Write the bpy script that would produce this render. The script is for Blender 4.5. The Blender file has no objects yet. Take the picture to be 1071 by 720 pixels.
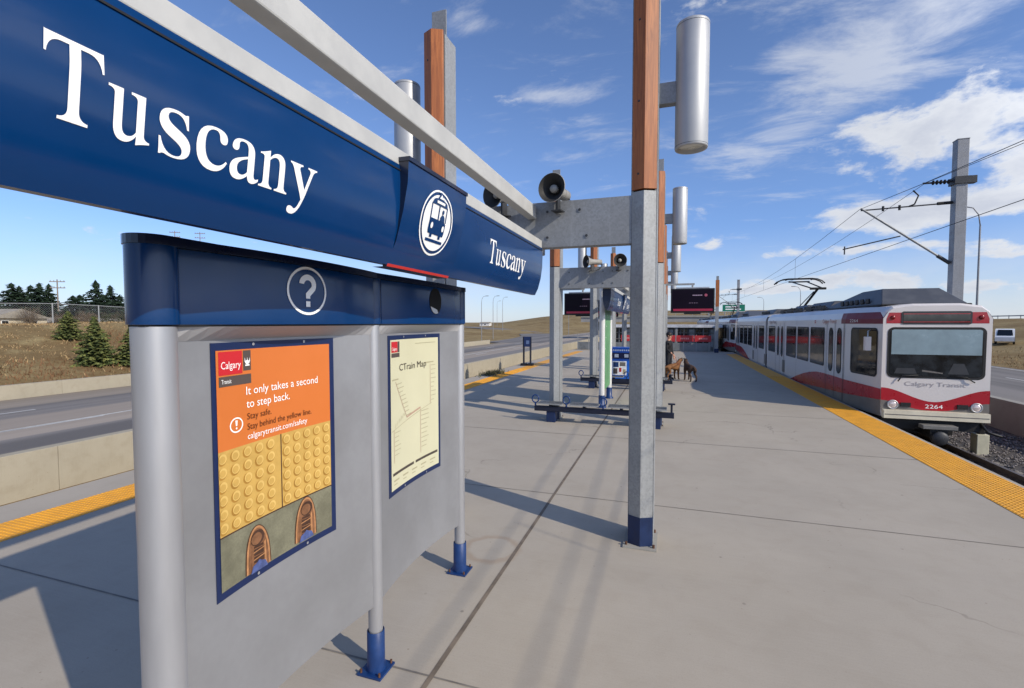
import bpy, bmesh, math, random
from mathutils import Vector, Matrix, noise
from mathutils.geometry import tessellate_polygon
random.seed(7)
S = bpy.context.scene
COL = S.collection
rad = math.radians

# ------------------------------------------------------------------ camera, sky, sun, exposure
cam_d = bpy.data.cameras.new('camera'); cam = bpy.data.objects.new('camera', cam_d); COL.objects.link(cam)
cam.location = (0, 0, 2.2); cam.rotation_euler = (rad(90 - 2.52), 0, rad(18.25))
cam_d.sensor_width = 36; cam_d.lens = 36 * 500 / 1071; cam_d.clip_start = .05; cam_d.clip_end = 9000
S.camera = cam
SUN_AZ, SUN_EL = 112.0, 32.0          # azimuth clockwise from +Y
sv = Vector((math.sin(rad(SUN_AZ)) * math.cos(rad(SUN_EL)), math.cos(rad(SUN_AZ)) * math.cos(rad(SUN_EL)), math.sin(rad(SUN_EL))))
sl = bpy.data.lights.new('sun', 'SUN'); sl.energy = 3.8; sl.angle = rad(.5); sl.color = (1, .905, .755)
so = bpy.data.objects.new('sun', sl); COL.objects.link(so); so.rotation_euler = (-sv).to_track_quat('-Z', 'Y').to_euler()
S.view_settings.view_transform = 'Standard'; S.view_settings.look = 'None'
S.view_settings.exposure = 0.04; S.view_settings.gamma = 1; S.view_settings.use_curve_mapping = False
try:
    S.cycles.max_bounces = 6; S.cycles.caustics_reflective = False; S.cycles.caustics_refractive = False
    S.cycles.use_denoising = True
except Exception: pass

def lin(c):
    return tuple((v / 255 / 12.92) if v / 255 <= .04045 else ((v / 255 + .055) / 1.055) ** 2.4 for v in c)

class NT:
    """tiny node-tree helper"""
    def __init__(self, nt): self.nt = nt; nt.nodes.clear()
    def n(self, t, **k):
        x = self.nt.nodes.new(t)
        for a, b in k.items(): setattr(x, a, b)
        return x
    def l(self, a, b): self.nt.links.new(a, b)
    def val(self, sock, v):
        if hasattr(v, 'is_output') or isinstance(v, bpy.types.NodeSocket): self.l(v, sock)
        else: sock.default_value = v
    def math(self, op, a, b=0.0, c=None, clamp=False):
        m = self.n('ShaderNodeMath', operation=op); m.use_clamp = clamp
        self.val(m.inputs[0], a); self.val(m.inputs[1], b)
        if c is not None: self.val(m.inputs[2], c)
        return m.outputs[0]
    def vmath(self, op, a, b=None):
        m = self.n('ShaderNodeVectorMath', operation=op); self.val(m.inputs[0], a)
        if b is not None: self.val(m.inputs[1], b)
        return m
    def noise(self, vec, scale, detail=4, rough=.55, dist=0):
        t = self.n('ShaderNodeTexNoise'); self.l(vec, t.inputs['Vector'])
        t.inputs['Scale'].default_value = scale; t.inputs['Detail'].default_value = detail
        t.inputs['Roughness'].default_value = rough; t.inputs['Distortion'].default_value = dist
        return t.outputs['Fac']
    def smooth(self, v, a, b, to0=0.0, to1=1.0):
        m = self.n('ShaderNodeMapRange', interpolation_type='SMOOTHSTEP'); self.val(m.inputs[0], v)
        for i, x in enumerate((a, b, to0, to1)): m.inputs[i + 1].default_value = x
        return m.outputs[0]
    def mix(self, f, a, b, mode='MIX'):
        m = self.n('ShaderNodeMix', data_type='RGBA', blend_type=mode)
        self.val(m.inputs[0], f)
        for s, v in ((m.inputs[6], a), (m.inputs[7], b)):
            if isinstance(v, bpy.types.NodeSocket): self.l(v, s)
            else: s.default_value = (*v[:3], 1)
        return m.outputs[2]

def make_world():
    w = bpy.data.worlds.new('World'); S.world = w; w.use_nodes = True
    t = NT(w.node_tree)
    out = t.n('ShaderNodeOutputWorld')
    sky = t.n('ShaderNodeTexSky', sky_type='NISHITA'); sky.sun_disc = False
    sky.sun_elevation = rad(SUN_EL); sky.sun_rotation = rad(SUN_AZ)
    sky.altitude = 1100; sky.air_density = 1.0; sky.dust_density = .6; sky.ozone_density = 2.2
    s0 = t.n('ShaderNodeSeparateXYZ'); t.l(t.n('ShaderNodeTexCoord').outputs['Generated'], s0.inputs[0])
    tint = t.mix(1.0, sky.outputs[0], t.mix(t.smooth(s0.outputs[2], 0, .38), (.56, .69, .98), (.86, .93, 1.12)), 'MULTIPLY')
    bg = t.n('ShaderNodeBackground'); t.l(tint, bg.inputs[0]); bg.inputs[1].default_value = .15
    # clouds by viewing direction: a flat layer seen in perspective
    d = t.n('ShaderNodeTexCoord').outputs['Generated']
    sep = t.n('ShaderNodeSeparateXYZ'); t.l(d, sep.inputs[0])
    z = t.math('MAXIMUM', sep.outputs[2], 0.0)
    zz = t.math('ADD', z, .10)
    px = t.math('DIVIDE', sep.outputs[0], zz); py = t.math('DIVIDE', sep.outputs[1], zz)
    cmb = t.n('ShaderNodeCombineXYZ'); t.l(px, cmb.inputs[0]); t.l(py, cmb.inputs[1])
    p = cmb.outputs[0]
    # high wisps, stretched
    mp = t.n('ShaderNodeMapping'); t.l(p, mp.inputs[0]); mp.inputs['Rotation'].default_value = (0, 0, rad(-28)); mp.inputs['Scale'].default_value = (.8, 1.5, 1)
    n1 = t.noise(mp.outputs[0], 2.6, 12, .66, .4)
    wis = t.smooth(n1, .50, .80, 0, .62)
    # puffy cumulus in fairly isotropic direction space
    mp2 = t.n('ShaderNodeMapping'); t.l(d, mp2.inputs[0]); mp2.inputs['Scale'].default_value = (1, 1, 2.1); mp2.inputs['Location'].default_value = (3.1, 1.7, .4)
    n2 = t.noise(mp2.outputs[0], 6.2, 12, .62, .15)
    n3 = t.noise(mp2.outputs[0], 1.7, 3, .5)
    def blob(px_, py_, rx, rz, amp):
        # ellipse round one sky direction, given by its azimuth and height
        az, el = rad(px_), rad(py_)
        c = Vector((math.sin(az) * math.cos(el), math.cos(az) * math.cos(el), math.sin(el)))
        e = Vector((math.cos(az), -math.sin(az), 0))
        dx = t.vmath('DOT_PRODUCT', d, tuple(e)).outputs['Value']
        dz = t.math('SUBTRACT', sep.outputs[2], c.z)
        a = t.math('DIVIDE', dx, rx); b = t.math('DIVIDE', dz, rz)
        r2 = t.math('ADD', t.math('MULTIPLY', a, a), t.math('MULTIPLY', b, b))
        front = t.math('GREATER_THAN', t.vmath('DOT_PRODUCT', d, tuple(c)).outputs['Value'], 0.2)
        g = t.math('MULTIPLY', t.math('EXPONENT', t.math('MULTIPLY', r2, -1.0)), amp)
        return t.math('MULTIPLY', g, front)
    blobs = [(24.2, 17.6, .13, .045, .36), (29.5, 13.6, .14, .050, .36), (33, 20, .1, .04, .34), (27, 9.5, .10, .02, .26), (17.4, 9.2, .10, .028, .34), (13.5, 7.2, .10, .016, .27), (22.5, 10.2, .10, .030, .36),
             (3.3, 8.4, .040, .010, .30), (27.5, 6.0, .07, .012, .30), (9.3, 15, .025, .008, .22), (26, 3.2, .20, .016, .36), (15, 4.4, .14, .014, .36), (-6.5, 5.3, .10, .012, .3), (21, 7.0, .14, .010, .26), (8, 3.4, .12, .010, .34), (-2, 3.6, .1, .010, .32),
             (-20, 2.9, .12, .014, .28), (-60, 3.4, .14, .012, .26), (-63, 5.6, .06, .006, .2), (-1.2, 28.4, .02, .010, .28), (-2.5, 32.5, .05, .012, .26),
             (62, 14, .3, .10, .3), (100, 20, .45, .14, .5), (-100, 14, .3, .1, .2), (160, 16, .4, .1, .25), (-160, 24, .4, .1, .2)]  # out-of-view clouds; the sunward one is widened to add fill light
    wb = None
    for q in ((8, 17.5, .10, .035, .26), (13.4, 21, .10, .035, .28), (18, 23.5, .10, .035, .30), (23, 26, .10, .04, .30), (11.6, 25.6, .06, .02, .22), (-14.4, 25, .07, .016, .30), (-23.5, 31.6, .06, .02, .28), (-8, 22, .05, .02, .16), (24, 34, .2, .04, .22)):
        g = blob(*q); wb = g if wb is None else t.math('ADD', wb, g)
    wis = t.smooth(t.math('ADD', t.math('ADD', t.math('MULTIPLY', n1, 1.3), -.11), wb), .56, 1.0, 0, .62)
    tot = None
    for b in blobs:
        g = blob(*b); tot = g if tot is None else t.math('ADD', tot, g)
    raw = t.math('ADD', t.math('ADD', t.math('MULTIPLY', n2, 1.55), t.math('MULTIPLY', n3, .2)), t.math('SUBTRACT', t.math('MULTIPLY', tot, .92), .40))
    cum = t.smooth(raw, .64, .86)
    hor = t.smooth(sep.outputs[2], .0, .19, .70, 0)            # milky band above the horizon
    hor = t.math('MULTIPLY', hor, t.smooth(n2, .3, .65, .62, 1.0))
    m = t.math('MAXIMUM', t.math('MAXIMUM', wis, cum), hor)
    m = t.math('MINIMUM', m, .96)
    shade = t.smooth(t.math('ADD', raw, t.math('MULTIPLY', t.math('SUBTRACT', t.noise(mp2.outputs[0], 13, 6, .6), .5), .5)), .72, 1.12)
    ccol = t.mix(shade, (.86, .89, .95), (.68, .72, .82))
    cb = t.n('ShaderNodeBackground'); t.l(ccol, cb.inputs[0])
    near = t.vmath('DOT_PRODUCT', d, tuple(sv)).outputs['Value']          # unseen sunward clouds brightened as added fill for shaded faces
    t.l(t.smooth(near, .1, 1.0, .86, 3.4), cb.inputs[1])
    mx = t.n('ShaderNodeMixShader'); t.l(m, mx.inputs[0]); t.l(bg.outputs[0], mx.inputs[1]); t.l(cb.outputs[0], mx.inputs[2])
    t.l(mx.outputs[0], out.inputs[0])
make_world()

# ------------------------------------------------------------------ materials
MATS = {}
def mat(name, col, rough=.6, metal=0.0, var=.12, vs=6.0, bump=0.0, bs=60.0, coat=0.0, spec=.5, stretch=None, emit=0, fine=0.0):
    if name in MATS: return MATS[name]
    m = bpy.data.materials.new(name); m.use_nodes = True; t = NT(m.node_tree)
    o = t.n('ShaderNodeOutputMaterial'); b = t.n('ShaderNodeBsdfPrincipled'); t.l(b.outputs[0], o.inputs[0])
    tc = t.n('ShaderNodeTexCoord').outputs['Object']
    if stretch:
        mp = t.n('ShaderNodeMapping'); t.l(tc, mp.inputs[0]); mp.inputs['Scale'].default_value = stretch; tc = mp.outputs[0]
    c = lin(col)
    if var > 0:
        f = t.noise(tc, vs, 6, .6)
        lo = tuple(x * (1 - var) for x in c); hi = tuple(min(1, x * (1 + var)) for x in c)
        cc = t.mix(t.smooth(f, .3, .7), lo, hi)
        if fine:
            f2 = t.noise(tc, vs * 12, 3, .6)
            cc = t.mix(t.smooth(f2, .35, .65, 0, fine), cc, tuple(x * .55 for x in c))
        t.l(cc, b.inputs['Base Color'])
        t.l(t.smooth(f, .25, .75, max(.02, rough - .06), min(1, rough + .08)), b.inputs['Roughness'])
    else:
        b.inputs['Base Color'].default_value = (*c, 1); b.inputs['Roughness'].default_value = rough
    b.inputs['Metallic'].default_value = metal; b.inputs['Specular IOR Level'].default_value = spec
    b.inputs['Coat Weight'].default_value = coat; b.inputs['Coat Roughness'].default_value = .04
    if emit:
        b.inputs['Emission Color'].default_value = (*c, 1); b.inputs['Emission Strength'].default_value = emit
    if bump:
        bn = t.n('ShaderNodeBump'); bn.inputs['Strength'].default_value = bump; bn.inputs['Distance'].default_value = .01
        t.l(t.noise(tc, bs, 5, .65), bn.inputs['Height']); t.l(bn.outputs[0], b.inputs['Normal'])
    MATS[name] = m; return m

def concrete(name, col, joints=False, crack=True, stain=.25, mark=False):
    m = bpy.data.materials.new(name); m.use_nodes = True; t = NT(m.node_tree)
    o = t.n('ShaderNodeOutputMaterial'); b = t.n('ShaderNodeBsdfPrincipled'); t.l(b.outputs[0], o.inputs[0])
    tc = t.n('ShaderNodeTexCoord').outputs['Object']; c = lin(col)
    big = t.noise(tc, .55, 5, .6, .4); mid = t.noise(tc, 3.2, 6, .65, .3); fin = t.noise(tc, 90, 3, .7)
    cc = t.mix(t.smooth(big, .3, .7), tuple(x * .94 for x in c), tuple(x * 1.05 for x in c))
    cc = t.mix(t.smooth(mid, .42, .75, 0, stain), cc, (c[0] * .72, c[1] * .68, c[2] * .62))
    cc = t.mix(t.smooth(fin, .45, .75, 0, .22), cc, tuple(x * .6 for x in c))
    # broom streaks across the slab
    mp = t.n('ShaderNodeMapping'); t.l(tc, mp.inputs[0]); mp.inputs['Scale'].default_value = (1.2, 40, 1)
    st = t.noise(mp.outputs[0], 2.0, 3, .6)
    cc = t.mix(t.smooth(st, .4, .7, 0, .10), cc, tuple(x * 1.25 for x in c))
    # little dark spots and drips
    v = t.n('ShaderNodeTexVoronoi'); t.l(tc, v.inputs['Vector']); v.inputs['Scale'].default_value = 2.3; v.inputs['Randomness'].default_value = 1
    spot = t.smooth(v.outputs['Distance'], .018, .045, .55, 0)
    spot = t.math('MULTIPLY', spot, t.smooth(t.noise(tc, 1.1, 2, .5), .46, .52))
    cc = t.mix(spot, cc, tuple(x * .32 for x in c))
    v3 = t.n('ShaderNodeTexVoronoi'); t.l(tc, v3.inputs['Vector']); v3.inputs['Scale'].default_value = 9
    sp2 = t.math('MULTIPLY', t.smooth(v3.outputs['Distance'], .03, .09, .5, 0), t.smooth(t.noise(tc, 2.3, 3, .6), .50, .58))
    cc = t.mix(sp2, cc, (c[0]*.42, c[1]*.36, c[2]*.30))
    if crack:
        v2 = t.n('ShaderNodeTexVoronoi', feature='DISTANCE_TO_EDGE'); v2.inputs['Scale'].default_value = .33
        w = t.vmath('ADD', tc, t.n('ShaderNodeTexNoise').outputs['Color'])
        nz = w.inputs[1].links[0].from_node; t.l(tc, nz.inputs['Vector']); nz.inputs['Scale'].default_value = 1.6; nz.inputs['Detail'].default_value = 6
        t.l(w.outputs[0], v2.inputs['Vector'])
        ck = t.smooth(v2.outputs['Distance'], .001, .006, .5, 0)
        ck = t.math('MULTIPLY', ck, t.smooth(t.noise(tc, .5, 2, .5), .52, .6))
        cc = t.mix(ck, cc, tuple(x * .4 for x in c))
    if mark:                                # old round rust stain left by a removed base
        dd = t.vmath('DISTANCE', tc, (-1.62, 4.28, 0)).outputs['Value']; wb = t.noise(tc, 7, 3, .6)
        dd = t.math('ADD', dd, t.math('MULTIPLY', wb, .09))
        ring = t.math('MULTIPLY', t.smooth(dd, .24, .29), t.smooth(dd, .30, .37, 1, 0))
        cc = t.mix(t.math('MULTIPLY', ring, .3), cc, lin((142, 110, 78)))
    t.l(cc, b.inputs['Base Color']); b.inputs['Roughness'].default_value = .86; b.inputs['Specular IOR Level'].default_value = .2
    bn = t.n('ShaderNodeBump'); bn.inputs['Strength'].default_value = .25; bn.inputs['Distance'].default_value = .004
    t.l(fin, bn.inputs['Height']); t.l(bn.outputs[0], b.inputs['Normal'])
    return m

def asphalt(name, col, tracks, bands=None):
    m = bpy.data.materials.new(name); m.use_nodes = True; t = NT(m.node_tree)
    o = t.n('ShaderNodeOutputMaterial'); b = t.n('ShaderNodeBsdfPrincipled'); t.l(b.outputs[0], o.inputs[0])
    tc = t.n('ShaderNodeTexCoord').outputs['Object']; c = lin(col)
    mp = t.n('ShaderNodeMapping'); t.l(tc, mp.inputs[0]); mp.inputs['Scale'].default_value = (1, .03, 1)
    n = t.noise(mp.outputs[0], tracks, 4, .6); f = t.noise(tc, 30, 3, .7); bl = t.noise(tc, .3, 4, .6)
    cc = t.mix(t.smooth(n, .38, .62), tuple(x * .72 for x in c), tuple(x * 1.25 for x in c))
    cc = t.mix(t.smooth(f, .4, .7, 0, .3), cc, tuple(x * .6 for x in c))
    cc = t.mix(t.smooth(bl, .5, .75, 0, .4), cc, (c[0] * 1.35, c[1] * 1.25, c[2] * 1.1))
    if bands:
        sx = t.n('ShaderNodeSeparateXYZ'); t.l(tc, sx.inputs[0]); xx = t.math('ADD', sx.outputs[0], t.math('MULTIPLY', t.math('SUBTRACT', n, .5), .7))
        for a0, a1, cl, amt in bands:
            k = t.math('MULTIPLY', t.math('MULTIPLY', t.smooth(xx, a0-.12, a0+.12), t.smooth(xx, a1-.12, a1+.12, 1, 0)), amt)
            cc = t.mix(k, cc, t.mix(t.smooth(n, .35, .65), tuple(v*.86 for v in lin(cl)), tuple(v*1.12 for v in lin(cl))))
    t.l(cc, b.inputs['Base Color']); b.inputs['Roughness'].default_value = .85
    return m

def grass_mat(name, cols):
    m = bpy.data.materials.new(name); m.use_nodes = True; t = NT(m.node_tree)
    o = t.n('ShaderNodeOutputMaterial'); b = t.n('ShaderNodeBsdfPrincipled'); t.l(b.outputs[0], o.inputs[0])
    tc = t.n('ShaderNodeTexCoord').outputs['Object']
    a = t.noise(tc, .055, 6, .62, .6); d = t.noise(tc, .35, 8, .72, .6); e = t.noise(tc, 5, 4, .7)
    cc = t.mix(t.smooth(a, .38, .62), lin(cols[0]), lin(cols[1]))
    cc = t.mix(t.smooth(d, .45, .68, 0, .75), cc, lin(cols[2]))
    cc = t.mix(t.smooth(e, .45, .7, 0, .55), cc, lin(cols[3]))
    t.l(cc, b.inputs['Base Color']); b.inputs['Roughness'].default_value = .95; b.inputs['Specular IOR Level'].default_value = .1
    bn = t.n('ShaderNodeBump'); bn.inputs['Strength'].default_value = .7; bn.inputs['Distance'].default_value = .15
    t.l(t.math('ADD', e, d), bn.inputs['Height']); t.l(bn.outputs[0], b.inputs['Normal'])
    return m

def wood_mat():
    m = bpy.data.materials.new('stained wood'); m.use_nodes = True; t = NT(m.node_tree)
    o = t.n('ShaderNodeOutputMaterial'); b = t.n('ShaderNodeBsdfPrincipled'); t.l(b.outputs[0], o.inputs[0])
    tc = t.n('ShaderNodeTexCoord').outputs['Object']
    mp = t.n('ShaderNodeMapping'); t.l(tc, mp.inputs[0]); mp.inputs['Scale'].default_value = (22, 22, 1.1)
    g = t.noise(mp.outputs[0], 1.6, 7, .65, 1.2); k = t.noise(tc, 1.3, 3, .5)
    cc = t.mix(t.smooth(g, .32, .68), lin((132, 72, 32)), lin((180, 108, 54)))
    cc = t.mix(t.smooth(k, .35, .7, 0, .5), cc, lin((150, 84, 40)))
    t.l(cc, b.inputs['Base Color']); b.inputs['Roughness'].default_value = .48
    bn = t.n('ShaderNodeBump'); bn.inputs['Strength'].default_value = .15; bn.inputs['Distance'].default_value = .003
    t.l(g, bn.inputs['Height']); t.l(bn.outputs[0], b.inputs['Normal'])
    return m

def galv_mat(name='galvanised steel', col=(154, 156, 156), metal=.2):
    m = bpy.data.materials.new(name); m.use_nodes = True; t = NT(m.node_tree)
    o = t.n('ShaderNodeOutputMaterial'); b = t.n('ShaderNodeBsdfPrincipled'); t.l(b.outputs[0], o.inputs[0])
    tc = t.n('ShaderNodeTexCoord').outputs['Object']; c = lin(col)
    v = t.n('ShaderNodeTexVoronoi'); t.l(tc, v.inputs['Vector']); v.inputs['Scale'].default_value = 55
    bw = t.n('ShaderNodeRGBToBW'); t.l(v.outputs['Color'], bw.inputs[0])
    n = t.noise(tc, 2.6, 6, .65, .5)
    mp = t.n('ShaderNodeMapping'); t.l(tc, mp.inputs[0]); mp.inputs['Scale'].default_value = (9, 9, .6)
    s = t.noise(mp.outputs[0], 1.5, 5, .6)
    cc = t.mix(t.smooth(bw.outputs[0], .1, .8), tuple(x * .88 for x in c), tuple(x * 1.08 for x in c))
    cc = t.mix(t.smooth(n, .35, .7, 0, .45), cc, tuple(x * .72 for x in c))
    cc = t.mix(t.smooth(s, .52, .72, 0, .35), cc, tuple(min(1, x * 1.35) for x in c))
    t.l(cc, b.inputs['Base Color']); b.inputs['Metallic'].default_value = metal
    t.l(t.smooth(n, .3, .7, .42, .6), b.inputs['Roughness'])
    return m

GALV = galv_mat(); GALV_D = galv_mat('weathered galvanised plate', (138, 141, 144), .25)
POLEM = galv_mat('dull pole steel', (140, 142, 146), .15)
WOOD = wood_mat()
ALU = mat('satin aluminium', (184, 185, 188), .40, .62, .06, 3, stretch=(1, 1, .2), fine=.05)
LAMPM = mat('lamp tube aluminium', (176, 178, 180), .5, .4, .04, 3, fine=.04)
ALUP = mat('silver panel paint', (160, 161, 164), .40, .5, .07, 1.7, bump=.03, bs=40, fine=.06)
TRIM = mat('grey coping paint', (186, 186, 182), .5, .1, .06, 6)
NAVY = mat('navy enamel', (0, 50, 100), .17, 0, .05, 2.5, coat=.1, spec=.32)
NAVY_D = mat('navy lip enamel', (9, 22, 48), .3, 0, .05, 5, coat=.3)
SLEEVE = mat('blue sleeve paint', (20, 54, 106), .42, 0, .14, 18, fine=.25)
SLEEVE_N = mat('dark navy sleeve paint', (14, 38, 78), .5, 0, .18, 8, fine=.15)
NAVYBAR = mat('dark navy bar paint', (20, 26, 46), .5, .1, .15, 10)
WHITE = mat('white lettering', (246, 246, 244), .45, 0, 0)
RED = mat('red enamel', (196, 46, 40), .4, 0, .05, 4)
BLACK = mat('black rubber', (14, 14, 16), .6, 0, .1, 8)
DARK = mat('dark grey metal', (52, 54, 58), .55, .2, .15, 5)
HOLE = mat('hole interior', (4, 4, 5), .9, 0, 0)
RUST = mat('rusty bolt', (96, 66, 48), .7, .2, .3, 60)
PLAT = concrete('platform concrete', (171, 162, 148), stain=.2, mark=True)
KERB = concrete('kerb concrete', (156, 153, 145), crack=False)
WALLC = concrete('barrier concrete', (166, 158, 140), crack=False, stain=.4)
JOINT = mat('joint sealant', (112, 100, 86), .8, 0, .3, 5); JOINT2 = mat('narrow joint', (116, 110, 102), .8, 0, .3, 5)
YELLOW = mat('yellow tactile tile', (226, 160, 40), .6, 0, .10, 4, fine=.12)
ROAD = asphalt('worn asphalt', (116, 111, 106), .55)
ROADL = asphalt('banded highway paving', (116, 111, 106), .55, [(-25.8, -23.2, (146, 134, 118), .8), (-20.6, -16.9, (158, 146, 132), .9), (-12.5, -11.4, (140, 130, 118), .6)])
PAINT = mat('road paint', (205, 203, 196), .7, 0, .15, 4, fine=.4)
GRASS = grass_mat('dry grass', [(146, 128, 92), (124, 104, 72), (164, 148, 108), (106, 88, 60)])
BALL = mat('ballast bed', (78, 74, 72), .95, 0, .4, 14, bump=1, bs=30)
STONE = mat('ballast stone', (124, 118, 114), .9, 0, .5, 7)
RAILM = mat('rail steel', (110, 98, 88), .45, .6, .2, 6)
TIE = concrete('tie concrete', (140, 134, 124), crack=False)
GLASS = mat('tinted window glass', (20, 24, 27), .06, 0, .1, 3, spec=.7)
TWHITE = mat('train white paint', (214, 208, 204), .34, 0, .02, 1.2, coat=.2)
TRED = mat('train red paint', (168, 26, 38), .3, 0, .05, 3, coat=.3)
TDRED = mat('train dark red paint', (112, 14, 36), .45, 0, .05, 3, spec=.3)
TGREY = mat('train grey skirt paint', (112, 107, 102), .45, 0, .1, 4)
TBEIGE = mat('train bumper paint', (214, 205, 182), .5, 0, .08, 4)
TROOF = mat('roof equipment grey', (84, 86, 90), .5, .2, .14, 3)
NEEDLE = mat('spruce needles', (76, 86, 50), .85, 0, .35, 3, spec=.15)
TIPS = mat('spruce tips', (112, 116, 66), .85, 0, .25, 3, spec=.15); NEEDLE2 = mat('dark spruce needles', (38, 52, 38), .85, 0, .3, 2, spec=.15)
TWIGS = mat('bare twigs', (104, 90, 74), .9, 0, .25, 3, spec=.1)
BARK = mat('bark', (84, 68, 54), .9, 0, .2, 6)

# ------------------------------------------------------------------ mesh builder
class MB:
    def __init__(self): self.v = []; self.f = []; self.m = []; self.s = []; self.mats = []
    def mi(self, m):
        if m not in self.mats: self.mats.append(m)
        return self.mats.index(m)
    def add(self, vs, fs, m, smooth=False):
        k = len(self.v); self.v += [tuple(x) for x in vs]; i = self.mi(m)
        for f in fs: self.f.append(tuple(a + k for a in f)); self.m.append(i); self.s.append(smooth)
        return self
    def box(self, x0, x1, y0, y1, z0, z1, m):
        return self.add([(x0,y0,z0),(x1,y0,z0),(x1,y1,z0),(x0,y1,z0),(x0,y0,z1),(x1,y0,z1),(x1,y1,z1),(x0,y1,z1)],
                        [(0,3,2,1),(4,5,6,7),(0,1,5,4),(1,2,6,5),(2,3,7,6),(3,0,4,7)], m)
    def prism(self, prof, axis, a, b, m, smooth=False):
        """profile extruded along an axis: prof are the two other coordinates in xyz order, counter-clockwise"""
        n = len(prof)
        def pt(p, t):
            return {'x': (t, p[0], p[1]), 'y': (p[0], t, p[1]), 'z': (p[0], p[1], t)}[axis]
        self.add([pt(p, a) for p in prof] + [pt(p, b) for p in prof], [(i, (i+1) % n, n+(i+1) % n, n+i) for i in range(n)], m, smooth)
        self.add([pt(p, a) for p in prof], [tuple(range(n))[::-1]], m); self.add([pt(p, b) for p in prof], [tuple(range(n))], m)
        return self
    def tube(self, p0, p1, r0, m, r1=None, n=12, caps=True):
        p0, p1 = Vector(p0), Vector(p1); r1 = r0 if r1 is None else r1
        d = (p1 - p0).normalized(); a = d.orthogonal().normalized(); b = d.cross(a)
        ring = lambda p, r: [p + (a * math.cos(2*math.pi*i/n) + b * math.sin(2*math.pi*i/n)) * r for i in range(n)]
        self.add(ring(p0, r0) + ring(p1, r1), [(i, (i+1) % n, n+(i+1) % n, n+i) for i in range(n)], m, True)
        if caps:
            self.add(ring(p0, r0), [tuple(range(n))[::-1]], m); self.add(ring(p1, r1), [tuple(range(n))], m)
        return self
    def path(self, pts, r, m, n=6):
        pts = [Vector(p) for p in pts]; rings = []; ref = None
        for i, p in enumerate(pts):
            d = (pts[min(i+1, len(pts)-1)] - pts[max(i-1, 0)]).normalized()
            if ref is None: ref = d.orthogonal().normalized()
            a = (ref - d * ref.dot(d)).normalized(); ref = a; b = d.cross(a)
            rr = r[i] if isinstance(r, (list, tuple)) else r
            rings += [p + (a * math.cos(2*math.pi*k/n) + b * math.sin(2*math.pi*k/n)) * rr for k in range(n)]
        fs = [(i*n+k, i*n+(k+1) % n, (i+1)*n+(k+1) % n, (i+1)*n+k) for i in range(len(pts)-1) for k in range(n)]
        fs += [tuple(range(n))[::-1], tuple((len(pts)-1)*n + k for k in range(n))]
        return self.add(rings, fs, m, True)
    def lathe(self, prof, base, axis, m, n=24):
        """prof: (radius, distance along axis)"""
        d = Vector(axis).normalized(); a = d.orthogonal().normalized(); b = d.cross(a); base = Vector(base)
        vs = [base + d * h + (a * math.cos(2*math.pi*k/n) + b * math.sin(2*math.pi*k/n)) * r for r, h in prof for k in range(n)]
        fs = [(i*n+k, i*n+(k+1) % n, (i+1)*n+(k+1) % n, (i+1)*n+k) for i in range(len(prof)-1) for k in range(n)]
        return self.add(vs, fs, m, True)
    def poly(self, loops, fn, m):
        """flat polygon with holes; loops of 2D points, fn maps (a,b) to 3D"""
        tris = tessellate_polygon([[Vector((x, y, 0)) for x, y in lp] for lp in loops])
        flat = [p for lp in loops for p in lp]
        return self.add([fn(*p) for p in flat], [tuple(t) for t in tris], m)
    def grid(self, a0, a1, b0, b1, na, nb, fn, m):
        vs = [fn(a0 + (a1-a0)*i/na, b0 + (b1-b0)*j/nb) for j in range(nb+1) for i in range(na+1)]
        fs = [(j*(na+1)+i, j*(na+1)+i+1, (j+1)*(na+1)+i+1, (j+1)*(na+1)+i) for j in range(nb) for i in range(na)]
        return self.add(vs, fs, m)
    def build(self, name, parent=None, loc=None, bevel=0, recalc=False, shift=None):
        me = bpy.data.meshes.new(name)
        vs = self.v if shift is None else [(x-shift[0], y-shift[1], z-shift[2]) for x, y, z in self.v]
        me.from_pydata(vs, [], self.f)
        for m in self.mats: me.materials.append(m)
        me.polygons.foreach_set('material_index', self.m); me.polygons.foreach_set('use_smooth', self.s)
        if recalc:
            bm = bmesh.new(); bm.from_mesh(me); bmesh.ops.recalc_face_normals(bm, faces=bm.faces); bm.to_mesh(me); bm.free()
        me.update()
        o = bpy.data.objects.new(name, me); COL.objects.link(o)
        if parent is not None: o.parent = parent
        if loc is not None: o.location = loc
        elif shift is not None and parent is None: o.location = shift
        if bevel:
            b = o.modifiers.new('bevel', 'BEVEL'); b.width = bevel; b.segments = 2; b.limit_method = 'ANGLE'; b.angle_limit = rad(50)
        return o

def tag(o, label=None, cat=None, group=None, kind=None):
    if label: o['label'] = label
    if cat: o['category'] = cat
    if group: o['group'] = group
    if kind: o['kind'] = kind
    return o
def thing(name, loc, label, cat, group=None, rz=0):
    o = bpy.data.objects.new(name, None); COL.objects.link(o); o.location = loc; o.rotation_euler = (0, 0, rz)
    o.empty_display_size = .2
    return tag(o, label, cat, group)
def copy_tree(o, parent=None):
    c = o.copy(); COL.objects.link(c); c.parent = parent
    for ch in list(o.children): copy_tree(ch, c)
    return c

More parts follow.
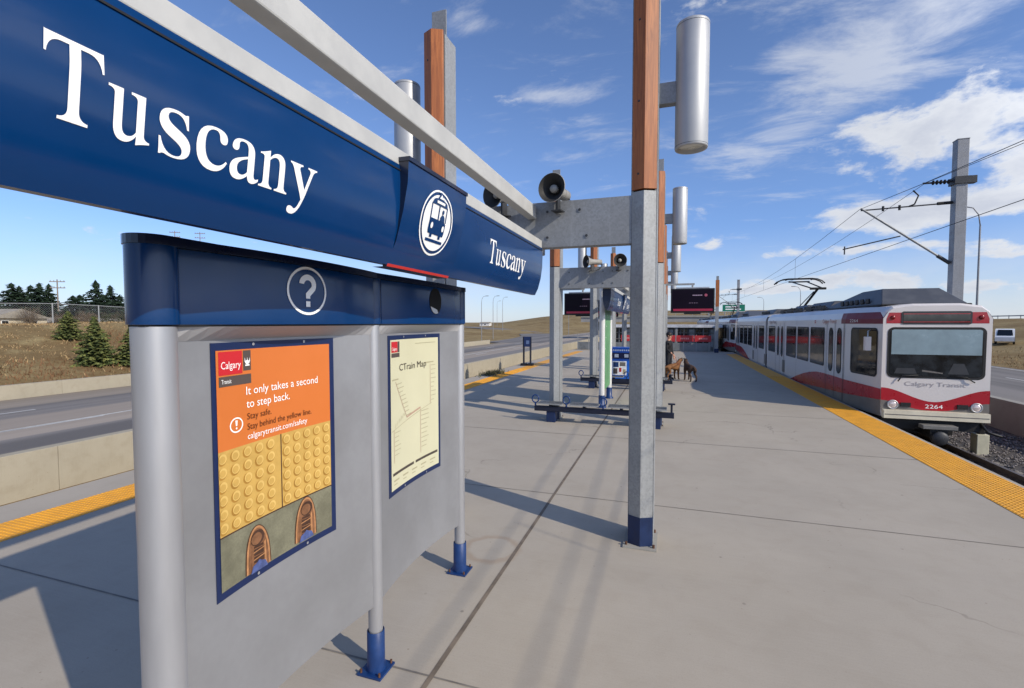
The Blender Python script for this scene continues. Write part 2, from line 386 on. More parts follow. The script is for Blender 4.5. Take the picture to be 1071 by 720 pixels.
TEXT = {}
def text_polys(s, size=1.0):
    if s not in TEXT:
        cu = bpy.data.curves.new('lettering', 'FONT'); cu.body = s; cu.size = 1.0; cu.resolution_u = 3
        o = bpy.data.objects.new('lettering', cu); COL.objects.link(o)
        me = o.to_mesh(); TEXT[s] = ([(v.co.x, v.co.y) for v in me.vertices], [tuple(p.vertices) for p in me.polygons])
        o.to_mesh_clear(); bpy.data.objects.remove(o); bpy.data.curves.remove(cu)
    return TEXT[s]
def text(mb, s, width, fn, m, height=None):
    """sans lettering fitted to a width (and optional cap height); fn maps (a,b), a from 0 to width"""
    vs, fs = text_polys(s)
    x0 = min(v[0] for v in vs); x1 = max(v[0] for v in vs); y1 = max(v[1] for v in vs)
    k = width / (x1 - x0); ky = k if height is None else height / y1
    mb.add([fn((x-x0)*k, y*ky) for x, y in vs], fs, m)
def ell(cx, cy, rx, ry, n=32): return [(cx + rx*math.cos(2*math.pi*i/n), cy + ry*math.sin(2*math.pi*i/n)) for i in range(n)]
def rrect(x0, x1, y0, y1, r, n=5):
    out = []
    for cx, cy, a0 in ((x1-r, y1-r, 0), (x0+r, y1-r, 90), (x0+r, y0+r, 180), (x1-r, y0+r, 270)):
        out += [(cx + r*math.cos(rad(a0+90*i/n)), cy + r*math.sin(rad(a0+90*i/n))) for i in range(n+1)]
    return out

# ---- serif letters, hand drawn outlines on a 1000 unit body
def glyph(desc, n=7):
    pts = []; tok = desc.replace(',', ' ').split(); i = 0; cmd = 'L'
    while i < len(tok):
        if tok[i] in 'LQ': cmd = tok[i]; i += 1; continue
        if cmd == 'L': pts.append((float(tok[i]), float(tok[i+1]))); i += 2
        else:
            p0 = pts[-1]; p1 = (float(tok[i]), float(tok[i+1])); p2 = (float(tok[i+2]), float(tok[i+3])); i += 4
            for k in range(1, n+1):
                t = k/n; pts.append(tuple((1-t)**2*p0[j] + 2*t*(1-t)*p1[j] + t*t*p2[j] for j in (0, 1)))
    return pts
SERIF = {
  'T': (600, ["L 6 668 L 14 663 L 598 663 L 606 668 L 612 495 L 592 492 Q 572 622 440 622 L 172 622 Q 40 622 20 492 L 0 495"], ["L 248 622 L 364 622 L 364 110 Q 364 28 462 24 L 462 0 L 150 0 L 150 24 Q 248 28 248 110"]),
 'u': (520, ["L 5 452 L 172 452 L 172 140 Q 172 50 240 50 Q 300 50 338 105 L 338 384 Q 338 428 262 430 L 262 452 L 434 452 L 434 100 Q 434 50 505 46 L 505 28 Q 420 16 348 -8 L 343 -8 L 343 72 Q 282 -10 198 -10 Q 76 -10 76 122 L 76 386 Q 76 428 5 430"]),
 's': (395, ["L 322 452 L 332 305 L 314 305 Q 288 432 200 432 Q 128 432 128 378 Q 128 332 196 298 L 262 264 Q 358 214 358 128 Q 358 -10 205 -10 Q 160 -10 118 4 Q 88 12 76 -4 L 58 -8 L 50 160 L 68 160 Q 98 12 206 12 Q 276 12 276 74 Q 276 120 206 158 L 144 192 Q 48 246 48 334 Q 48 462 196 462 Q 238 462 274 448 Q 300 440 308 452"]),
 'c': (430, ["L 26 214 Q 26 462 246 462 Q 402 462 402 364 Q 402 308 352 308 Q 310 308 304 358 Q 300 432 242 432 Q 128 430 128 262 Q 128 66 262 60 Q 338 58 396 134 L 412 120 Q 346 -10 222 -10 Q 26 -10 26 214"]),
 'a': (450, ["L 446 66 L 446 38 Q 400 -10 348 -10 Q 290 -10 282 62 Q 208 -10 140 -10 Q 34 -10 34 98 Q 34 188 140 234 Q 222 266 278 286 L 278 336 Q 278 434 206 434 Q 146 434 144 394 Q 154 312 98 310 Q 52 312 52 354 Q 62 462 218 462 Q 374 462 374 318 L 374 106 Q 374 50 402 50 Q 420 50 446 66", "L 278 258 Q 132 208 132 130 Q 132 56 190 54 Q 240 54 278 108"]),
 'n': (510, ["L 8 408 Q 62 420 160 462 L 167 460 L 167 382 Q 238 462 314 462 Q 432 462 432 318 L 432 84 Q 432 26 494 20 L 494 0 L 272 0 L 272 20 Q 336 26 336 92 L 336 304 Q 336 404 272 404 Q 220 404 167 350 L 167 84 Q 167 26 230 20 L 230 0 L 10 0 L 10 20 Q 72 26 72 88 L 72 356 Q 72 402 8 390"]),
 'y': (490, ["L 8 452 L 224 452 L 224 432 Q 158 428 178 376 L 276 138 L 358 372 Q 374 428 314 432 L 314 452 L 480 452 L 480 432 Q 430 428 406 366 L 268 -18 Q 200 -218 98 -218 Q 28 -218 28 -162 Q 30 -118 76 -116 Q 106 -118 132 -138 Q 168 -150 204 -72 L 232 -4 L 84 340 Q 52 428 8 432"]),
}
SPANS = ((0, .139), (.150, .270), (.296, .402), (.423, .543), (.555, .684), (.687, .833), (.842, 1.0))     # condensed face: where each letter of the name stands
def serif(mb, word, width, cap, fn, m):
    ky = cap / 662
    for c, (s0, s1) in zip(word, SPANS):
        adv, *shapes = SERIF[c]
        allx = [px for loops in shapes for g in loops for px, py in glyph(g)]; g0, g1 = min(allx), max(allx)
        k = (s1-s0)*width/(g1-g0)
        for loops in shapes:
            lp = [[(s0*width + (px-g0)*k, py*ky) for px, py in glyph(g)] for g in loops]
            bm = bmesh.new(); vv = [bm.verts.new((a, b, 0)) for l in lp for a, b in l]
            for tri in tessellate_polygon([[Vector((a, b, 0)) for a, b in l] for l in lp]):
                try: bm.faces.new([vv[i] for i in tri])
                except ValueError: pass
            for q in range(-3, 12): bmesh.ops.bisect_plane(bm, geom=bm.verts[:] + bm.edges[:] + bm.faces[:], plane_co=(0, q*.018, 0), plane_no=(0, 1, 0))   # so that it follows the curved face
            bm.verts.index_update(); mb.add([fn(v.co.x, v.co.y) for v in bm.verts], [tuple(v.index for v in f.verts) for f in bm.faces], m); bm.free()

# ================================================================== SETTING
RZ = -.95
def sstep(a, b, t):
    t = max(0, min(1, (t-a)/(b-a))); return t*t*(3-2*t)
def terrain(x, y):
    z = -1.06
    if x < -26:
        k = 1 - sstep(36, 66, y)
        z += k * (min(1, max(0, (-26.3 - x)/15.5)) * 3.15 + sstep(-41, -46, x) * 0)
        if x < -48: z -= k * .6 * sstep(-48, -75, x)
        z += (1-k) * sstep(-30, -60, x) * .9
    if x > 23.5:
        z += sstep(27, 76, x) * 4.1
    d = math.hypot((x + 10) / 150, (y - 420) / 170)
    z += 13.5 * max(0, 1 - d*d) ** 1.2 * sstep(170, 300, y)
    d = math.hypot((x + 260) / 300, (y - 620) / 260)
    z += 3 * max(0, 1 - d*d)
    d = math.hypot((x + 520) / 420, (y - 60) / 380)
    z += 7 * max(0, 1 - d*d)
    if abs(x) > 27 and -300 < x < 200: z += .35 * noise.noise((x*.09, y*.09, 0)) * sstep(27, 34, abs(x)) + .12 * noise.noise((x*.5, y*.5, 3)) * sstep(27, 30, abs(x))
    return z
def axis_vals(lim, lo, hi, st, grow):
    a = []; x = lo
    while x <= hi: a.append(x); x += st
    s = st; x = hi
    while x < lim: s *= grow; x += s; a.append(x)
    s = st; x = lo; b = []
    while x > -lim: s *= grow; x -= s; b.append(x)
    return b[::-1] + a
xs = axis_vals(4000, -80, 66, 1.5, 1.17); ys = axis_vals(4000, -30, 120, 2.0, 1.12)
mb = MB(); nx = len(xs)
mb.add([(x, y, terrain(x, y)) for y in ys for x in xs], [(j*nx+i, j*nx+i+1, (j+1)*nx+i+1, (j+1)*nx+i) for j in range(len(ys)-1) for i in range(nx-1)], GRASS, True)
tag(mb.build('ground'), 'dry brown grass ground with hills around the station', kind='structure')

# roads (sheets above the ground)
def sheet(name, x0, x1, y0, y1, z, m, label):
    mb = MB(); mb.grid(x0, x1, y0, y1, 1, 1, lambda a, b: (a, b, z), m)
    return tag(mb.build(name), label, kind='structure')
sheet('highway_road', -25.7, -11.55, -80, 420, RZ, ROADL, 'worn grey highway carriageway beyond the barrier beside the platform')
sheet('opposite_road', 9.75, 22.6, -80, 420, RZ, ROAD, 'grey highway carriageway behind the train')
# ramp curving away to the left
mb = MB(); L = []; R = []
for i in range(31):
    t = i/30; ang = rad(90 + 62*t); r = 150
    cx = -24 - r + r*math.cos(rad(62*t)); cy = 72 + r*math.sin(rad(62*t)); 
    nxv, nyv = math.cos(rad(62*t)), math.sin(rad(62*t))
    zz = RZ + .004 + 1.6*sstep(.35, 1, t)
    L.append((cx - 5*nxv, cy - 5*nyv, zz)); R.append((cx + 5*nxv, cy + 5*nyv, zz))
mb.add(L + R, [(i, 31+i, 32+i, i+1) for i in range(30)], ROAD)
tag(mb.build('ramp_road'), 'exit ramp road curving away behind the highway', kind='structure')
mb = MB()
for x, dash in ((-14.7, 0), (-17.7, 0), (-18.35, 3), (-22.0, 3), (10.5, 0), (14.5, 3), (18.4, 3), (22.0, 0)):
    y = -40
    while y < 300:
        ln = 320 if not dash else 3.0
        if dash == 0 and x == -17.7: # gore line that drifts outward
            mb.add([(-17.5, -40, RZ+.004), (-17.35, -40, RZ+.004), (-19.3, 60, RZ+.004), (-19.45, 60, RZ+.004)], [(0, 1, 2, 3)], PAINT); break
        mb.add([(x, y, RZ+.004), (x+.13, y, RZ+.004), (x+.13, y+ln, RZ+.004), (x, y+ln, RZ+.004)], [(0, 1, 2, 3)], PAINT)
        y += ln + (9 if dash else 1e9)
tag(mb.build('road_markings'), 'white painted lane lines on the roads', kind='structure')

# platform with its edge kerbs, joints and tactile strips
PX0, PX1, PY0, PY1 = -7.6, 4.57, -7.0, 39.6
mb = MB(); mb.box(PX0, PX1, PY0, PY1, -1.3, 0, PLAT)
tag(mb.build('platform'), 'pale grey concrete station platform', kind='structure')
mb = MB()
def strip(x0, x1, y0, y1, z, m): mb.add([(x0,y0,z),(x1,y0,z),(x1,y1,z),(x0,y1,z)], [(0,1,2,3)], m)
x = -1.38
strip(x-.017, x+.017, PY0, PY1, .003, JOINT)
for i, y in enumerate((-4.2, -.85, 2.58, 5.93, 9.25, 12.6, 16.0, 19.3, 22.7, 26, 29.4, 32.7, 36)):
    strip(-6.36, x-.018, y-.007, y+.007, .003, JOINT2); strip(x+.018, 3.80, y-.006, y+.006, .003, JOINT2)
tag(mb.build('platform_joints'), 'thin dark joint lines across the platform slabs', kind='structure')
def tactile(name, x0, x1, label):
    mb = MB(); y = PY0; w = x1-x0
    while y < 36:
        mb.box(x0+.002, x1-.002, y+.002, y+1.218, .0005, .006, YELLOW); y += 1.22
    p = w/12
    k = int(math.ceil((PY0+9.5)/p))
    y = 1.4
    while y < 22:
        for i in range(12):
            cx = x0 + (i+.5)*p; r = p*.36; q = p*.22
            vs = [(cx+r*math.cos(rad(60*a)), y+r*math.sin(rad(60*a)), .006) for a in range(6)] + [(cx+q*math.cos(rad(60*a)), y+q*math.sin(rad(60*a)), .012) for a in range(6)]
            mb.add(vs, [(a, (a+1) % 6, 6+(a+1) % 6, 6+a) for a in range(6)] + [(6,7,8,9,10,11)], YELLOW, False)
        y += p
    return tag(mb.build(name), label, kind='structure')
tactile('tactile_strip', 3.81, 4.50, 'yellow tactile warning strip beside the train')
tactile('tactile_strip', -6.93, -6.36, 'yellow tactile warning strip beside the highway barrier')

# track beds, sleepers and rails
for x0, x1 in ((4.572, 9.48), (-11.3, -7.602)):
    mb = MB(); mb.grid(x0, x1, -20, 160, 8, 120, lambda a, b: (a, b, RZ - (.06 if a > 0 else .18) + .04*noise.noise((a*2.3, b*2.3, 1))), BALL)
    tag(mb.build('track_bed'), 'dark ballast bed under the rails', kind='structure')
random.seed(3); mb = MB()
ico = [(0,0,1),(.9,0,.3),(.28,.85,.3),(-.72,.53,.3),(-.72,-.53,.3),(.28,-.85,.3),(.1,.1,-.8)]
icf = [(0,1,2),(0,2,3),(0,3,4),(0,4,5),(0,5,1),(6,2,1),(6,3,2),(6,4,3),(6,5,4),(6,1,5)]
for i in range(9000):
    x = random.uniform(4.6, 9.2); y = 7 + 17*random.random()**1.5; s = random.uniform(.022, .042)
    a = random.uniform(0, 6.28); ca, sa = math.cos(a), math.sin(a); q = random.uniform(.6, 1.2)
    z = RZ - .045 + random.uniform(0, .03)
    mb.add([(x + s*(u*ca - v*sa), y + s*(u*sa + v*ca)*q, z + s*w*random.uniform(.7, 1.2)) for u, v, w in ico], icf, STONE)
tag(mb.build('ballast_gravel'), 'loose grey ballast stones between the rails', kind='stuff')
mb = MB(); y = -6
while y < 70:
    mb.box(4.75, 7.15, y, y+.24, RZ-.1, RZ-.02, TIE); mb.box(-10.7, -8.3, y, y+.24, RZ-.22, RZ-.14, TIE); y += .72
tag(mb.build('sleepers'), 'concrete sleepers under the rails', kind='structure')
for xr, lab in ((5.23, 'rail nearest the platform under the train'), (6.67, 'rail on the far side under the train'), (-10.22, 'outer rail beside the highway barrier'), (-8.78, 'inner rail beside the highway side platform edge')):
    mb = MB(); prof = [(-.065,0),(.065,0),(.065,.015),(.012,.03),(.012,.11),(.035,.12),(.035,.15),(-.035,.15),(-.035,.12),(-.012,.11),(-.012,.03),(-.065,.015)]
    mb.prism([(xr+a, RZ-(.02 if xr > 0 else .14)+b) for a, b in prof], 'y', -20, 160, RAILM)
    tag(mb.build('rail'), 'steel ' + lab, kind='structure')

# concrete barriers: each a run of cast segments
def barrier(name, x, y0, y1, seg, ztop, zbot, side, label, m=WALLC, th=.25):
    t = thing(name, (x, y0, 0), label, 'barrier')
    y = y0; k = 0
    while y < y1:
        mb = MB(); s = side
        zt = ztop(y) if callable(ztop) else ztop; zt2 = ztop(min(y+seg, y1)) if callable(ztop) else ztop
        pr = lambda z: [(0, zbot), (-s*th*1.6, zbot), (-s*th, z), (0-s*.0, z)]
        a = [(px_, y - y0 + .003, z_) for px_, z_ in pr(zt)]; b = [(px_, y + seg - y0 - .003, z_) for px_, z_ in pr(zt2)]
        mb.add(a + b, [(0,1,5,4),(1,2,6,5),(2,3,7,6),(3,0,4,7),(3,2,1,0),(4,5,6,7)], m)
        mb.build('segment', t, bevel=.008, recalc=True); y += seg; k += 1
    return t
barrier('concrete_barrier', -11.32, -12, 90, 6.0, -.2, -1.2, 1, 'pale concrete barrier wall between the highway and the near track')
barrier('concrete_barrier', -25.95, -40, 68, 6.0, -.38, -1.2, 1, 'sunlit concrete barrier along the foot of the grassy hill')
barrier('concrete_barrier', 9.5, -12, 110, 7.0, -.1, -1.2, -1, 'shaded concrete barrier wall on the far side of the train', KERB)

# ================================================================== PLATFORM STRUCTURES
def lerp_profile(prof):
    """z -> x along a list of (x, z) points"""
    def f(z):
        if z <= prof[0][1]: return prof[0][0]
        for (x0, z0), (x1, z1) in zip(prof, prof[1:]):
            if z <= z1: return x0 + (x1-x0)*(z-z0)/(z1-z0)
        return prof[-1][0]
    return f

# ---- steel and wood frames standing across the platform
def make_frame():
    t = thing('platform_frame', (-.25, 4.95, 0), None, 'frame', 'wood clad steel frames along the platform')
    for sx, lx in ((1, 0.0), (-1, -2.23)):
        p = MB()                                                   # deep steel section with a folded front
        fr = [(-.11,-.13),(-.112,-.155),(0,-.21),(.112,-.155),(.11,-.13)]
        p.prism([(lx+a, b) for a, b in fr], 'z', .02, 3.455, GALV)
        p.prism([(lx+a, b) for a, b in ((-.124,-.118),(.124,-.118),(.124,.15),(-.124,.15))], 'z', .02, 5.33, GALV)
        p.box(lx-.10, lx+.10, -.13, -.118, .02, 5.36, DARK)
        post = p.build('post', t, bevel=.003, recalc=True)
        w = MB(); w.prism([(lx+a*1.02, b-.002) for a, b in fr], 'z', 3.475, 5.36, WOOD)
        for zz in (3.62, 4.3, 5.05): w.lathe([(.012, 0), (.012, .004), (0, .005)], (lx-.1*0-.055, -.184, zz), (-.44, -.9, 0), DARK, 8)
        w.build('wood_cladding', post, bevel=.003, recalc=True)
        f = MB(); f.box(lx-.088, lx+.088, -.02, .0, 5.33, 5.66, GALV_D); f.build('fin_plate', post, bevel=.003)
        s = MB(); s.prism([(lx+a*1.06, b+(-.004 if b < -.14 else 0)) for a, b in fr], 'z', .014, .30, SLEEVE_N)
        s.build('base_sleeve', post, recalc=True)
        b = MB(); b.box(lx-.16, lx+.16, -.25, .19, .0, .016, KERB)
        for bx, by in ((-.13,-.2),(.13,-.2),(.13,.165),(-.13,.165)): b.tube((lx+bx, by, .016), (lx+bx, by, .045), .012, RUST, n=6)
        b.build('base_plate', post)
        l = MB(); cx = lx + sx*.42
        l.lathe([(.0, 1.16), (.145, 1.16), (.150, 1.15), (.150, .012), (.146, 0), (.128, 0), (.122, .05), (0, .05)], (cx, 0, 3.86 if sx > 0 else 3.76), (0, 0, 1), LAMPM, 36)
        for zz in (.02, 1.13): l.lathe([(.1505, zz), (.1515, zz+.002), (.1505, zz+.004)], (cx, 0, 3.86 if sx > 0 else 3.76), (0, 0, 1), DARK, 36)
        lamp = l.build('lamp', t)
        g = MB(); g.lathe([(0, .035), (.121, .035)], (cx, 0, 3.86 if sx > 0 else 3.76), (0, 0, 1), mat('lamp lens', (214, 214, 206), .3, 0, .05, 5), 24); g.build('lens', lamp)
        k = MB(); a, c = sorted((lx + sx*.124, cx - sx*.140)); k.box(a, c, -.045, .045, 4.30, 4.50, GALV_D); k.build('bracket', lamp, bevel=.004)
    b = MB(); b.box(-2.23+.112, -.113, -.155, -.135, 2.97, 3.43, GALV_D)
    b.box(-2.23+.13, -.13, -.135, -.02, 3.40, 3.43, GALV_D); b.box(-2.23+.13, -.13, -.135, -.02, 2.97, 3.00, GALV_D)
    bo = b.build('cross_beam', t, bevel=.003)
    for x in (-.55, -.62, -.95, -1.15, -1.45, -1.9):
        for z in (3.07, 3.33):
            if (x == -.62) != (z == 3.07) or x not in (-.55, -.62): n = MB(); n.tube((x, -.154, z), (x, -.161, z), .024, GALV_D, n=14); n.tube((x, -.161, z), (x, -.166, z), .014, DARK, n=6); n.build('bolt', bo)
    return t
FR_Y = [4.95, 10.75, 16.55, 22.35, 28.15]
frame = make_frame(); fr_lab = ['nearest tall wood and steel frame with the large lamp tube on its post', 'second wood and steel frame, standing over the blue bar bench behind the nearest frame',
          'third wood and steel frame along the platform, beside the hanging screens', 'fourth wood and steel frame along the platform, small behind the screens', 'farthest wood and steel frame of the row, mostly hidden by those before it']
frames = [frame] + [copy_tree(frame) for _ in FR_Y[1:]]
for f, y, lb in zip(frames, FR_Y, fr_lab): f.location = (-.25, y, 0); f['label'] = lb

# ---- lone post near the far end
t = thing('wood_clad_post', (3.3, 38.3, 0), 'lone wood topped post near the train at the far end of the platform', 'post')
m = MB(); m.prism([(-.11,-.11),(.11,-.11),(.11,.14),(-.11,.14)], 'z', .0, 3.4, GALV); m.build('post', t)
m = MB(); m.prism([(-.12,-.115),(.12,-.115),(.12,.14),(-.12,.14)], 'z', 3.4, 5.35, WOOD); m.build('wood_cladding', t)
m = MB(); m.box(-.09, .09, -.01, .01, 5.35, 5.65, GALV_D); m.build('fin_plate', t)
m = MB(); m.box(-.14, .14, -.14, .17, 0, .3, SLEEVE_N); m.build('base_sleeve', t)

# ---- station name signs hung between the frames
SGN = lerp_profile([(-1.315,2.485),(-1.283,2.55),(-1.256,2.65),(-1.240,2.76),(-1.236,2.88),(-1.24,2.957)])
ICO = lerp_profile([(-1.318,2.478),(-1.262,2.60),(-1.222,2.74),(-1.196,2.87),(-1.190,2.972)])
zs = [2.485, 2.51, 2.55, 2.6, 2.65, 2.7, 2.76, 2.82, 2.88, 2.93, 2.957]
def make_sign():
    O = (-1.36, 4.74, 2.485); Y0, Y1 = -.9, 4.74
    t = thing('station_name_sign', O, None, 'sign', 'blue station name signs under the frames')
    def put(mb, name, par, **k): return mb.build(name, par, shift=O, **k)
    b = MB(); pr = [(SGN(z), z) for z in zs] + [(-2.66 - SGN(z), z) for z in zs[::-1]]
    n = len(zs)
    b.add([(x, Y0, z) for x, z in pr] + [(x, Y1, z) for x, z in pr], [(i, i+1, 2*n+i+1, 2*n+i) for i in range(n-1)] + [(n+i, n+i+1, 3*n+i+1, 3*n+i) for i in range(n-1)], NAVY, True)
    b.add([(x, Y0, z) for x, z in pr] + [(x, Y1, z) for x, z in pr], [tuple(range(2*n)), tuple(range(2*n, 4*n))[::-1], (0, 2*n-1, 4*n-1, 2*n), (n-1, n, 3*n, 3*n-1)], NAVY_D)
    put(b, 'sign_panel', t)
    b = MB(); b.box(-1.2365, -1.2345, Y0, Y1, 2.928, 2.934, BLACK); put(b, 'seam', t)
    b = MB(); b.box(-1.415, -1.243, Y0, Y1, 2.957, 3.035, TRIM); put(b, 'top_channel', t, bevel=.006)
    # raised wedge with the train emblem
    ya, yb = 2.04, 2.72; zi = [2.478, 2.536, 2.56, 2.6, 2.65, 2.7, 2.74, 2.8, 2.87, 2.92, 2.972]; k = len(zi)
    b = MB()
    b.add([(ICO(z), ya, z) for z in zi] + [(ICO(z), yb, z) for z in zi], [(i, k+i, k+i+1, i+1) for i in range(1, k-1)], NAVY, True)
    b.add([(ICO(z), ya, z) for z in zi[:2]] + [(ICO(z), yb, z) for z in zi[:2]], [(0, 2, 3, 1)], RED)
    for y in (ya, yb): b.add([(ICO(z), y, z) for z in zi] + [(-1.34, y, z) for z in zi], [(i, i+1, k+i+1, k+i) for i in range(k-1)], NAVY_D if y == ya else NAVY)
    b.box(-1.40, -1.182, ya-.004, yb+.004, 2.972, 2.992, NAVY_D)
    b.add([(-1.318, ya, 2.478), (-1.318, yb, 2.478), (-1.40, yb, 2.478), (-1.40, ya, 2.478)], [(0,1,2,3)], NAVY_D)
    em = put(b, 'emblem_panel', t)
    def fn(e): return lambda a, z: (ICO(z) + e, a, z)
    cy, cz, ry, rz = 2.385, 2.745, .182, .172
    d = MB()
    d.poly([ell(cy, cz, ry, rz, 48), ell(cy, cz, ry-.010, rz-.010, 48)], fn(.003), WHITE)
    # disc built as a grid of rings so that it follows the bend
    rr, rz2 = ry-.026, rz-.026
    vs = [fn(.003)(cy, cz)]; fs = []; N = 48
    for q in range(1, 5): vs += [fn(.003)(cy + rr*q/4*math.cos(2*math.pi*i/N), cz + rz2*q/4*math.sin(2*math.pi*i/N)) for i in range(N)]
    fs = [(0, 1+i, 1+(i+1) % N) for i in range(N)] + [(1+(q-1)*N+i, 1+q*N+i, 1+q*N+(i+1) % N, 1+(q-1)*N+(i+1) % N) for q in range(1, 4) for i in range(N)]
    d.add(vs, fs, WHITE)
    u = .155                                                     # tram pictogram
    def tr(pts, e, m_): d.poly([[(cy + x*u*.98, cz + y*u*.95) for x, y in pts]], fn(e), m_)
    tr([(-.56,-.42),(.56,-.42),(.60,-.30),(.60,.04),(.46,.12),(.02,.12),(-.60,.12),(-.60,-.30)], .006, NAVY)
    tr([(-.60,.62),(.60,.62),(.50,.78),(.34,.84),(-.34,.84),(-.50,.78)], .006, NAVY)
    for x0, x1 in ((-.60,-.54),(.54,.60),(-.05,.02)): tr([(x0,.1),(x1,.1),(x1,.64),(x0,.64)], .0065, NAVY)
    tr([(-.30,.68),(.30,.68),(.30,.77),(-.30,.77)], .009, WHITE)
    tr([(.12,.1),(.46,.1),(.44,.26),(.36,.34),(.22,.34),(.14,.26)], .0075, NAVY); d.poly([[(cy + (.29+.075*math.cos(a*.52))*u*.98, cz + (.45+.085*math.sin(a*.52))*u*.95) for a in range(12)]], fn(.0075), NAVY)
    for x in (-.42, .42): d.poly([[(cy + (x+.085*math.cos(a*.52))*u*.98, cz + (-.14+.11*math.sin(a*.52))*u*.95) for a in range(12)]], fn(.009), WHITE)
    tr([(-.26,.84),(.26,.84),(.08,1.02),(.08,1.1),(-.08,1.1),(-.08,1.02)], .006, NAVY); tr([(-.16,.86),(.16,.86),(0,1.02)], .009, WHITE)
    tr([(-.40,-.54),(-.24,-.54),(-.24,-.42),(-.40,-.42)], .006, NAVY); tr([(.24,-.54),(.40,-.54),(.40,-.42),(.24,-.42)], .006, NAVY)
    tr([(-.62,-.70),(.62,-.70),(.62,-.60),(-.62,-.60)], .006, NAVY)
    put(d, 'tram_emblem', em)
    for y0, wd in ((.660, .81), (3.26, .90)):
        l = MB(); serif(l, 'Tuscany', wd, .170, lambda a, z, y0=y0: (SGN(2.640+z) + .002, y0+a, 2.640+z), WHITE)
        put(l, 'lettering', t)
    return t
sign = make_sign()
sign['label'] = 'large blue station name sign hanging over the grey poster kiosk, nearest the viewer'
for k, lb in ((2, 'small blue station name sign further down, under the second and third frames'), (4, 'farthest blue station name sign, peeping out behind the middle one')):
    c = copy_tree(sign); c.location = (-1.36, 4.74 + 5.8*k, 2.485); c['label'] = lb
def make_tube():
    m = MB(); m.box(-.045, .045, -5.64, 0.05, -.064, .064, TRIM)
    o = m.build('square_tube_rail', bevel=.008); o.location = (-1.355, 4.72, 3.325)
    return tag(o, 'pale grey square tube rail running above the large blue sign', 'rail', 'grey tube rails above the signs')
tb = make_tube()
for k, lb in ((2, 'pale square tube rail above the small middle blue sign'),):
    c = copy_tree(tb); c.location = (-1.355, 4.72+5.8*k, 3.325); c['label'] = lb

# ---- horn loudspeakers on the cross beams
def make_horn():
    t = thing('horn_loudspeaker', (0, 0, 0), None, 'loudspeaker', 'grey horn loudspeakers on the cross beams')
    g = mat('loudspeaker grey', (150, 148, 142), .5, 0, .08, 8)
    m = MB(); m.lathe([(.055, .26), (.06, .13), (.085, .06), (.135, 0), (.142, -.006), (.138, -.012), (.126, -.002), (.07, .07), (.04, .12), (0, .125)], (0, -.02, .10), (0, 1, 0), g, 28)
    m.lathe([(.058, 0), (.058, .12), (.03, .14), (0, .14)], (0, .22, .10), (0, 1, 0), g, 18)
    m.build('horn', t)
    m = MB(); m.lathe([(.137, -.011), (.124, 0), (.07, .069), (.041, .118), (0, .123)], (0, -.0215, .10), (0, 1, 0), mat('horn throat', (38, 38, 38), .7, 0, .1, 10), 28); m.lathe([(0, .02), (.036, .03), (.042, .06), (.03, .11)], (0, -.02, .10), (0, 1, 0), g, 14); m.build('throat', t)
    m = MB(); m.box(-.012, .012, .1, .17, -.09, .06, DARK); m.box(-.05, .05, .08, .19, -.1, -.088, DARK); m.build('bracket', t)
    m = MB(); m.path([(.02, .3, .1), (.06, .33, .04), (.03, .3, -.05), (0, .2, -.09)], .006, BLACK); m.build('cable', t)
    return t
hn = make_horn(); hspec = [(-1.10, 4.60, 3.41, 10, 'round grey horn loudspeaker on the nearest cross beam, clear of the tube rail'), (-1.70, 4.60, 3.40, 24, 'grey horn loudspeaker half hidden behind the tube rail on the nearest cross beam'),
        (-1.02, 10.42, 3.43, -18, 'horn loudspeaker on the second cross beam, facing towards the train'), (-1.72, 10.42, 3.43, 52, 'horn loudspeaker on the second cross beam, turned towards the highway')]
for i, (x, y, z, rz, lb) in enumerate(hspec):
    o = hn if i == 0 else copy_tree(hn); o.location = (x, y, z); o.rotation_euler = (0, 0, rad(-rz)); o['label'] = lb

# ---- the poster kiosk
KA, KB, KC, KX = 1.215, 2.525, 3.80, -1.74
def xk(y):
    a, b = (KA, KB) if y < KB else (KB, KC); s = max(0, min(1, (y-a)/(b-a)))
    return KX - .062*4*s*(1-s)
def xc(y):                                  # the cap bows out where the panels bow in
    a, b, w = (KA, KB, .062) if y < KB else (KB, KC, .022); s = max(0, min(1, (y-a)/(b-a)))
    return KX + w*4*s*(1-s)
KO = (KX, KB, 0)
kiosk = thing('information_kiosk', KO, 'silver curved information kiosk with two posters under a blue cap', 'kiosk')
def kput(mb, name, par, **k): return mb.build(name, par, shift=KO, **k)
def plan(y0, y1, f, b, n=16, fx=None):
    fx = fx or xk
    ys_ = [y0 + (y1-y0)*i/n for i in range(n+1)]
    return [(fx(y)+f, y) for y in ys_] + [(fx(y)-b, y) for y in ys_[::-1]]
def curved_slab(mb, y0, y1, f, b, z0, z1, m, n=16, fx=None):
    p = plan(y0, y1, f, b, n, fx); N = len(p); h = n+1
    V = [(x, y, z0) for x, y in p] + [(x, y, z1) for x, y in p]
    mb.add(V, [(i, N+i, N+i+1, i+1) for i in range(n)] + [(h+i, N+h+i, N+h+i+1, h+i+1) for i in range(n)], m, True)
    mb.add(V, [(n, N+n, N+h, h), (0, 2*h-1, N+2*h-1, N)], m)
    mb.add(V, [(i, i+1, 2*h-2-i, 2*h-1-i) for i in range(n)] + [(N+i, N+i+1, N+2*h-2-i, N+2*h-1-i) for i in range(n)], m)
panels = []
